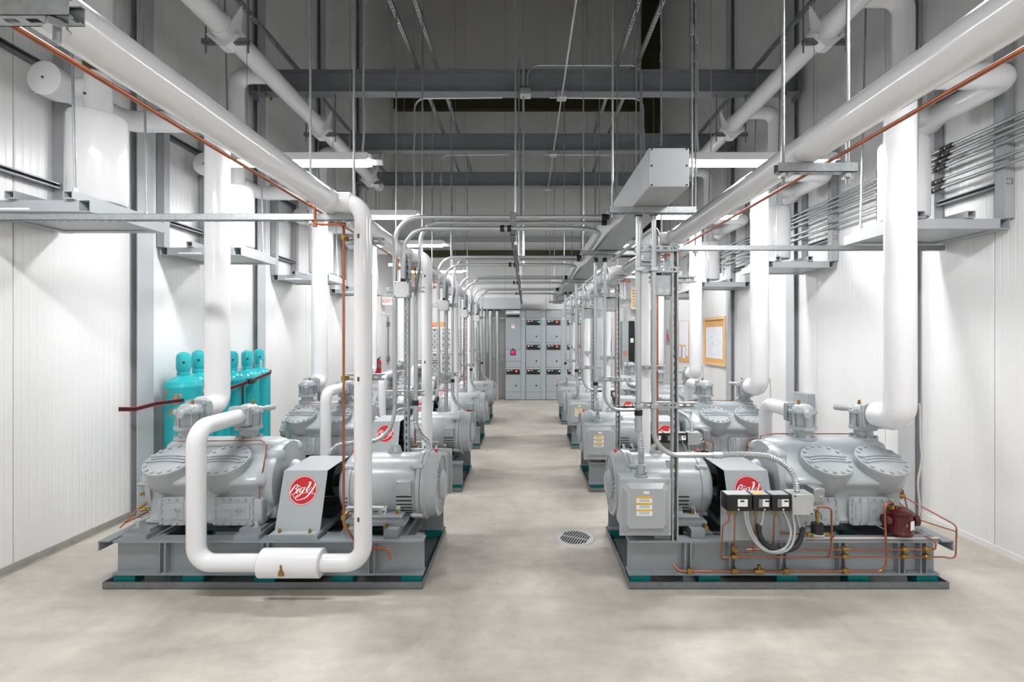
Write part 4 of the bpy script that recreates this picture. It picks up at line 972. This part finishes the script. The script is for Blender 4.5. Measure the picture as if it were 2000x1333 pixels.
# ------------------------------------------------------------------ gas cylinders strapped to the left wall
CYL = [(4.50, .155, 1.455), (4.76, .13, 1.465), (5.04, .13, 1.44), (5.31, .13, 1.44), (5.59, .13, 1.44), (5.84, .13, 1.45)]
cw = ['nearest and widest, with orange chips', 'second in the row, with striped label', 'third in the row', 'fourth in the row, with chipped paint', 'fifth in the row', 'farthest in the row, with a white tag']
for i, (yy, rr, h) in enumerate(CYL):
    x = -3.31 if i else -3.27
    r = thing('gas_cylinder', f'teal gas cylinder by the left wall, {cw[i]}', 'cylinder', (x, yy, 0), 'teal gas cylinders')
    s = h-.24
    M().lathe([(rr*.8, 0), (rr*.97, .012), (rr, .03), (rr, s-.10), (rr*1.012, s-.095), (rr*1.012, s-.08), (rr, s-.075), (rr*.94, s-.04), (rr*.75, s-.012), (rr*.42, s+.005), (.048, s+.02)], (x, yy, 0), (0, 0, 1), 32).build('shell', 'cylteal', r, ang=30)
    M().lathe([(.050, s+.01), (.055, s+.03), (.050, s+.05), (.060, s+.075), (.061, h-.06), (.052, h-.025), (.032, h-.006), (.008, h)], (x, yy, 0), (0, 0, 1), 24).build('cap', 'cylteal', r, ang=30)
    M().cyl((x+.035, yy-.047, h-.10), (x+.039, yy-.0515, h-.10), .011, 10).build('cap_hole', 'dark', r)
    if i in (0, 3):
        m = M(); random.seed(11+i)
        for q in range(9 if i == 0 else 5):
            a = math.radians(random.uniform(-115, -20)); z = random.uniform(.86, s-.12); hw = random.uniform(.004, .014); hh = random.uniform(.008, .045)
            n_ = V((math.cos(a), math.sin(a), 0)); tg = V((-n_.y, n_.x, 0)); c = V((x, yy, z))+n_*(rr+.0004)
            poly = [(hw*math.cos(2*PI*k/9)*random.uniform(.6, 1.1), hh*math.sin(2*PI*k/9)*random.uniform(.6, 1.1)) for k in range(9)]
            m.prism(poly, c, tg, (0, 0, 1), n_, .0008)
        m.build('paint_chips', 'chip', r, smooth=False)
    if i == 1:
        m = M(); m2 = M(); m3 = M()
        for k in range(-5, 6):
            a = -.9+k*.12; n_ = V((math.cos(a), math.sin(a), 0)); tg = V((-n_.y, n_.x, 0)); c = V((x, yy, 0))+n_*(rr+.0012)
            m.obox(c+V((0, 0, 1.06)), tg, (0, 0, 1), n_, .0085, .022, .0006); m2.obox(c+V((0, 0, .985)), tg, (0, 0, 1), n_, .0085, .05, .0006)
            if k % 3 == 0: m3.obox(c+n_*.001+V((0, 0, .985)), tg*.6+V((0, 0, .8)), tg*.8-V((0, 0, .6)), n_, .035, .005, .0004)
        m.build('label_top', 'white', r); m2.build('label_green', 'seamdark', r); m3.build('label_stripes', 'white', r)
    if i == 5: M().obox((x+.10, yy-.13, 1.27), (1, -.4, 0), (0, 0, 1), (.4, 1, 0), .018, .045, .001).build('tag', 'white', r)
# ratchet straps
def strap(pts, name, lab):
    r = thing(name, lab, 'strap', pts[0])
    m = M(); m2 = M(); p = [V(q) for q in pts]
    for a, b_ in zip(p, p[1:]):
        m.bar(a, b_, .0025, .034, (0, 0, 1))
        for dz in (-.016, .016): m2.bar(a+V((0, 0, dz)), b_+V((0, 0, dz)), .0035, .005, (0, 0, 1))
    m.build('webbing', 'strap', r, smooth=False); m2.build('edging', 'strapred', r, smooth=False); return r
strap([(-3.45, 3.99, .985), (-3.305, 3.99, .985), (-3.305, 4.21, 1.0), (-3.18, 4.36, 1.01), (-3.165, 4.50, 1.015), (-3.178, 4.8, 1.02)], 'ratchet_strap', 'black and red strap round the steel column and the nearest teal cylinder')
r = strap([(-3.178, 4.74, 1.02), (-3.178, 5.0, 1.035), (-3.174, 5.3, 1.07), (-3.174, 5.58, 1.11), (-3.172, 5.84, 1.15), (-3.23, 5.98, 1.16), (-3.40, 6.0, 1.16)], 'ratchet_strap', 'black and red strap with buckle across the far teal cylinders')
M().rbox(-3.185, -3.145, 5.38, 5.48, 1.06, 1.115, .006, 1).build('buckle', 'rubber', r)
M().box(-3.172, -3.168, 5.27, 5.295, .80, 1.06).build('loose_end', 'strap', r)
# ------------------------------------------------------------------ switchgear on the far wall
MY = 11.87
sect = [-.516, -.004, .508, 1.02]
names = ['with white maker plate and red meter', 'with green lamps', 'with glowing red lamps', 'at the right end behind the conduits']
Z = lambda py: CAMZ-(py-CY)*MY/F
rows = {0: [(606, 622, None), (622, 683, None), (683, 706, None), (706, 718, None), (718, 766, 'R'), (766, 783, None)],
        1: [(606, 622, None), (622, 670, 'G'), (670, 718, 'G'), (718, 766, 'G'), (766, 783, None)],
        2: [(606, 622, None), (622, 670, 'R'), (670, 718, 'R'), (718, 766, 'G'), (766, 783, None)],
        3: [(606, 622, None), (622, 670, 'G'), (670, 718, 'R'), (718, 766, 'G'), (766, 783, None)]}
for i, x0 in enumerate(sect):
    r = thing('switchgear_section', f'grey switchgear cabinet section on the far wall, {names[i]}', 'cabinet', (x0+.256, MY+.24, 0), 'grey switchgear sections')
    M().box(x0, x0+.51, MY+.01, MY+.47, 0.0, 2.286).build('carcass', 'seamdark', r, smooth=False)
    dw = .39
    M().box(x0+dw+.004, x0+.506, MY, MY+.012, .01, 2.28).build('wireway_door', 'mccgrey', r, smooth=False)
    M().box(x0+dw+.02, x0+dw+.09, MY-.002, MY, 2.04, 2.06).build('tag', 'white', r)
    for (ya, yb, lamp) in rows[i]:
        zt_, zb_ = min(Z(ya), 2.28), max(Z(yb), .01)
        d = M().rbox(x0+.004, x0+dw, MY-.004, MY+.012, zb_+.003, zt_-.003, .003, 1).build('door', 'mccgrey', r)
        if lamp:
            p = M().rbox(x0+.02, x0+.365, MY-.022, MY-.003, zt_-.175, zt_-.052, .006, 1).build('operator_panel', 'black', r)
            M().box(x0+.05, x0+.10, MY-.024, MY-.022, zt_-.095, zt_-.07).box(x0+.13, x0+.18, MY-.024, MY-.022, zt_-.083, zt_-.068).build('window', 'white', p)
            M().box(x0+.025, x0+.045, MY-.024, MY-.022, zt_-.115, zt_-.08).build('trip_flag', 'offred', p)
            M().box(x0+.025, x0+.045, MY-.024, MY-.022, zt_-.165, zt_-.13).build('reset_flag', 'offgreen', p)
            M().cyl((x0+.275, MY-.022, zt_-.095), (x0+.275, MY-.034, zt_-.095), .023, 14).build('red_lamp', 'lampred' if lamp == 'R' else 'offred', p)
            M().cyl((x0+.332, MY-.022, zt_-.095), (x0+.332, MY-.034, zt_-.095), .02, 14).build('green_lamp', 'lampgreen' if lamp == 'G' else 'seamdark', p)
            M().cyl((x0+.27, MY-.004, zb_+.16), (x0+.27, MY-.016, zb_+.16), .02, 14).build('lock', 'black', d)
    if i == 0:
        pl = M().box(x0+.015, x0+.365, MY-.008, MY-.004, 2.19, 2.265).build('maker_plate', 'white', r)
        put_text('EATON', .05, (x0+.11, MY-.008, 2.226), (1, 0, 0), (0, 0, 1), 'navy', pl)
        M().box(x0+.02, x0+.36, MY-.012, MY-.004, 2.09, 2.155).build('black_strip', 'black', r)
        M().box(x0+.15, x0+.24, MY-.006, MY-.004, 1.81, 1.92).build('warning_label', 'white', r)
        M().box(x0+.15, x0+.24, MY-.007, MY-.006, 1.885, 1.905).build('label_band', 'chip', r)
        mt = M().rbox(x0+.13, x0+.26, MY-.02, MY-.003, 1.13, 1.265, .01).build('meter', 'navy', r)
        M().rbox(x0+.16, x0+.235, MY-.035, MY-.02, 1.155, 1.245, .006).build('meter_face', 'meterred', mt)
        M().box(x0+.165, x0+.225, MY-.008, MY-.004, 1.28, 1.30).build('meter_tag', 'black', r)
r = thing('drive_cabinet', 'grey drive cabinet with a dark display right of the switchgear', 'cabinet', (1.98, 12.05, 0))
M().rbox(1.79, 2.17, 11.87, 12.25, 0, 2.08, .006, 1).build('carcass', 'mccgrey', r)
M().rbox(2.03, 2.15, 11.855, 11.872, 1.24, 1.51, .008).build('display', 'black', r)
M().box(2.05, 2.13, 11.852, 11.856, 1.36, 1.49).build('screen', 'seamdark', r)
M().box(2.07, 2.13, 11.866, 11.87, 1.99, 2.025).build('maker_mark', 'navy', r)
M().box(1.96, 1.99, 11.866, 11.87, 1.27, 1.44).build('danger_sticker', 'redsign', r)
m = M()
for x in (1.83, 1.88, 1.93, 2.05, 2.10): m.tube([(x, 12.05, 2.07), (x, 12.05, 2.6), (x-.2, 12.05, 2.75)], .016, 8, .1)
m.each('conduit', 'conduit', r)
r = thing('panel_board', 'tall wall panel with grey door and black side near the olive column', 'panel', (2.58, 12.2, .85))
M().rbox(2.45, 2.62, 12.0, 12.352, .86, 2.0, .005, 1).build('door', 'mccgrey', r)
M().rbox(2.621, 2.77, 11.98, 12.352, .86, 2.0, .005, 1).build('side', 'black', r)
M().box(2.66, 2.74, 11.976, 11.98, 1.45, 1.56).build('label', 'white', r)
m = M()
for q in range(5): m.box(2.48, 2.58, 11.996, 12.0, 1.10+.03*q, 1.115+.03*q)
m.build('vents', 'chip', r)
M().cyl((2.55, 12.1, 2.0), (2.55, 12.1, 3.3), .02, 8).build('conduit', 'conduit', r)
r = thing('wall_louver', 'cream slatted louver box below the lower olive girt at right', 'louver', (2.95, 11.9, 2.3))
M().box(2.68, 3.22, 11.95, 12.13, 2.30, 2.86).build('frame', 'cream', r, smooth=False)
for q in range(7): M().obox((2.95, 11.935, 2.35+.077*q), (1, 0, 0), (0, 1, -.5), (0, .5, 1), .26, .03, .006).build('slat', 'cream', r)
m = M()
for q in range(6): m.box(2.70, 3.20, 11.947, 11.951, 2.372+.077*q, 2.402+.077*q)
m.build('slat_gaps', 'cardboard', r)
r = thing('gutter_box', 'long grey wiring gutter above the pipes left of the switchgear', 'box', (-.69, 12, 2.29))
M().rbox(-1.25, -.13, 11.75, 12.0, 2.29, 2.565, .004, 1).build('body', 'mccgrey', r)
for i, x in enumerate((-1.19, -1.06, -.90, -.72)):
    t = thing('floor_conduit', f'thick vertical conduit left of the switchgear, {["first", "second", "third", "fourth"][i]} from the left', 'conduit', (x, 11.9, 0), 'thick conduits by the switchgear')
    M().cyl((x, 11.9, 0), (x, 11.9, 2.29), .03 if i < 1 else .048, 16).build('tube', 'conduit', t)
    M().cyl((x, 11.9, 2.25), (x, 11.9, 2.285), .04 if i < 1 else .058, 16).build('collar', 'black', t)
for z, w_ in ((1.03, 'lower'), (2.07, 'upper')):
    o = M().strut((-1.3, 11.96, z), (-.53, 11.96, z), (0, -1, 0)).build('conduit_rack', 'galv', smooth=False); tag(o, f'slotted channel behind the thick conduits, {w_} one', 'channel', 'channels behind the thick conduits')
# ------------------------------------------------------------------ filter bank with lattice grilles
r = thing('filter_bank', 'white two-tier rack of air filters with diamond lattice beyond the left row', 'filter rack', (-1.75, 11.4, 0))
FX0, FX1, FY = -2.32, -1.22, 11.25; NF = 4; fw = (FX1-FX0)/NF
M().box(FX0-.02, FX1+.02, FY+.06, FY+.4, .66, 1.83).build('cabinet', 'white', r)
m = M()
for x in (FX0, FX1):
    for yy in (FY+.09, FY+.37): m.box(x-.02, x+.02, yy-.02, yy+.02, 0, .67)
m.each('leg', 'white', r)
for i in range(NF):
    for z0_, z1_ in ((.69, 1.22), (1.27, 1.81)):
        x0, x1 = FX0+i*fw+.01, FX0+(i+1)*fw-.01
        p = M().box(x0, x1, FY+.04, FY+.06, z0_, z1_).build('filter_pad', 'filter', r)
        m = M().box(x0, x0+.02, FY+.01, FY+.04, z0_, z1_).box(x1-.02, x1, FY+.01, FY+.04, z0_, z1_).box(x0, x1, FY+.01, FY+.04, z0_, z0_+.02).box(x0, x1, FY+.01, FY+.04, z1_-.02, z1_)
        nx, nz = 1.5, 3; ww = x1-x0; hh = z1_-z0_
        for sgn in (-1, 1):
            for q in range(-5, 10):
                a = V((x0, FY+.03, z0_+q*hh/4)); b_ = V((x1, FY+.03, z0_+q*hh/4+sgn*hh/2))
                # clip the bar to the frame
                def clip(a, b_):
                    t0, t1 = 0., 1.; dz = b_.z-a.z
                    for lim, sg in ((z0_, 1), (z1_, -1)):
                        f0 = sg*(a.z-lim); f1 = sg*(b_.z-lim)
                        if f0 < 0 and f1 < 0: return None
                        if f0 < 0: t0 = max(t0, f0/(f0-f1))
                        if f1 < 0: t1 = min(t1, f0/(f0-f1))
                    return (a.lerp(b_, t0), a.lerp(b_, t1)) if t1-t0 > .02 else None
                c_ = clip(a, b_)
                if c_: m.bar(c_[0], c_[1], .008, .012, (0, 0, 1))
        m.build('lattice', 'white', p, smooth=False)
r = thing('cardboard_box', 'small brown cardboard box on top of the filter rack', 'box', (-2.1, 11.4, 1.83))
M().rbox(-2.28, -1.97, 11.3, 11.6, 1.831, 1.95, .004, 1).build('carton', 'cardboard', r)
M().box(-2.27, -2.2, 11.297, 11.3, 1.84, 1.88).box(-2.17, -2.12, 11.297, 11.3, 1.84, 1.91).build('print', 'redsign', r)
# ------------------------------------------------------------------ far left wall: door, exit sign, extinguisher
d = M().box(-3.49, -3.455, 11.15, 12.05, 0.01, 2.12).build('door_1', 'wallpaint', smooth=False); struct(d)
M().box(-3.455, -3.45, 11.3, 11.55, 1.35, 2.0).build('glazing', 'paper', d)
m = M().box(-3.499, -3.44, 11.07, 11.15, 0, 2.2).box(-3.499, -3.44, 12.05, 12.13, 0, 2.2).box(-3.499, -3.441, 11.1505, 12.0495, 2.125, 2.199); o = m.build('trim_1', 'wallpaint', smooth=False); struct(o)
M().cyl((-3.43, 11.75, .9), (-3.43, 11.75, 2.1), .012, 8).box(-3.455, -3.40, 11.70, 11.80, 1.85, 1.97).box(-3.455, -3.40, 11.70, 11.80, .98, 1.1).build('exit_rod', 'galvdark', d)
r = thing('exit_sign', 'small white exit sign with red lettering over the far left door', 'sign', (-3.3, 11.3, 2.35))
M().rbox(-3.45, -3.16, 11.32, 11.36, 2.36, 2.55, .004, 1).build('housing', 'white', r)
put_text('EXIT', .13, (-3.30, 11.32, 2.455), (1, 0, 0), (0, 0, 1), 'redsign', r)
r = thing('fire_extinguisher', 'red fire extinguisher hung on the far left wall', 'extinguisher', (-3.38, 10.75, .68))
M().lathe([(.06, .70), (.07, .72), (.07, 1.02), (.055, 1.06), (.025, 1.08)], (-3.37, 10.75, 0), (0, 0, 1), 20).build('tank', 'red', r)
M().cyl((-3.37, 10.75, 1.075), (-3.37, 10.75, 1.10), .02, 10).bar((-3.37, 10.75, 1.10), (-3.30, 10.70, 1.14), .02, .012).bar((-3.37, 10.75, 1.10), (-3.30, 10.70, 1.09), .02, .01).build('valve_handle', 'black', r)
M().tube(catmull([(-3.37, 10.69, 1.09), (-3.36, 10.66, 1.0), (-3.36, 10.665, .85)]), .011, 8).build('hose', 'rubber', r)
M().box(-3.502, -3.43, 10.73, 10.77, .95, 1.05).build('bracket', 'black', r)
M().lathe([(.0712, .90), (.0712, .97)], (-3.37, 10.75, 0), (0, 0, 1), 20).build('label_band', 'labelgrey', r)
o = M().box(-3.5, -3.492, 10.6, 10.68, 1.25, 1.78).build('extinguisher_sign', 'redsign', smooth=False); tag(o, 'narrow vertical red sign above the fire extinguisher', 'sign')
r = thing('fire_alarm', 'small red alarm horn on the far left wall above the extinguisher sign', 'alarm', (-3.47, 10.65, 2.05))
M().rbox(-3.5, -3.44, 10.6, 10.72, 2.04, 2.18, .008).build('body', 'red', r)
# ------------------------------------------------------------------ boards on the right wall
r = thing('notice_board', 'large pine framed board with a pale drawing on the right wall', 'board', (3.47, 8.7, 1.07))
M().box(3.485, 3.5, 8.2, 9.2, 1.07, 1.96).build('cork', 'cork', r)
m = M().box(3.46, 3.5, 8.2, 8.25, 1.07, 1.96).box(3.46, 3.5, 9.15, 9.2, 1.07, 1.96).box(3.46, 3.5, 8.25, 9.15, 1.07, 1.12).box(3.46, 3.5, 8.25, 9.15, 1.91, 1.96); m.build('frame', 'pine', r, smooth=False)
dr_ = M().box(3.481, 3.485, 8.34, 9.1, 1.2, 1.78).build('drawing', 'paper', r)
m = M(); random.seed(7)
for q in range(36):
    y_ = random.uniform(8.40, 8.98); z_ = random.uniform(1.25, 1.7)
    if q % 2: m.box(3.4805, 3.481, y_, y_+random.uniform(.04, .12), z_, z_+.003)
    else: m.box(3.4805, 3.481, y_, y_+.003, z_, z_+random.uniform(.03, .08))
m.build('drawing_lines', 'labelgrey', dr_)
r = thing('notice_board', 'cork board with white and purple papers farther along the right wall', 'board', (3.47, 10.4, 1.04))
M().box(3.485, 3.5, 10.05, 10.75, 1.04, 1.95).build('cork', 'cork', r)
for (a, b_, c_, d_, mm) in ((10.1, 10.7, 1.42, 1.94, 'paper'), (10.1, 10.25, 1.18, 1.55, 'paper'), (10.28, 10.48, 1.12, 1.38, 'paper'), (10.50, 10.54, 1.14, 1.38, 'purple'), (10.55, 10.7, 1.14, 1.38, 'paper')):
    q_ = 3.4835-.0006*len(r.children); M().box(q_-.0004, q_, a, b_, c_, d_).build('sheet', mm, r)
r = thing('wall_switch_box', 'grey disconnect switch box with red handle on the far right wall', 'switch', (3.4, 11.2, 1.4))
M().rbox(3.36, 3.5, 11.0, 11.3, 1.4, 1.78, .006, 1).build('box', 'steelgrey', r)
M().bar((3.35, 11.05, 1.5), (3.35, 11.15, 1.66), .02, .02).build('handle', 'red', r)
m = M()
for y_ in (11.08, 11.15, 11.22): m.cyl((3.43, y_, 1.78), (3.43, y_, 2.6), .014, 8)
m.each('conduit', 'conduit', r)
r = thing('wall_box', 'plain grey metal box with conduits low beside the second right column', 'box', (3.45, 5.87, 0))
M().rbox(3.394, 3.5, 5.70, 5.98, .6, .905, .005, 1).build('body', 'guardgrey', r)
m = M()
for y_ in (5.74, 5.81, 5.88, 5.95): m.cyl((3.45, y_, .0), (3.45, y_, .602), .016, 8)
m.each('conduit', 'conduit', r)
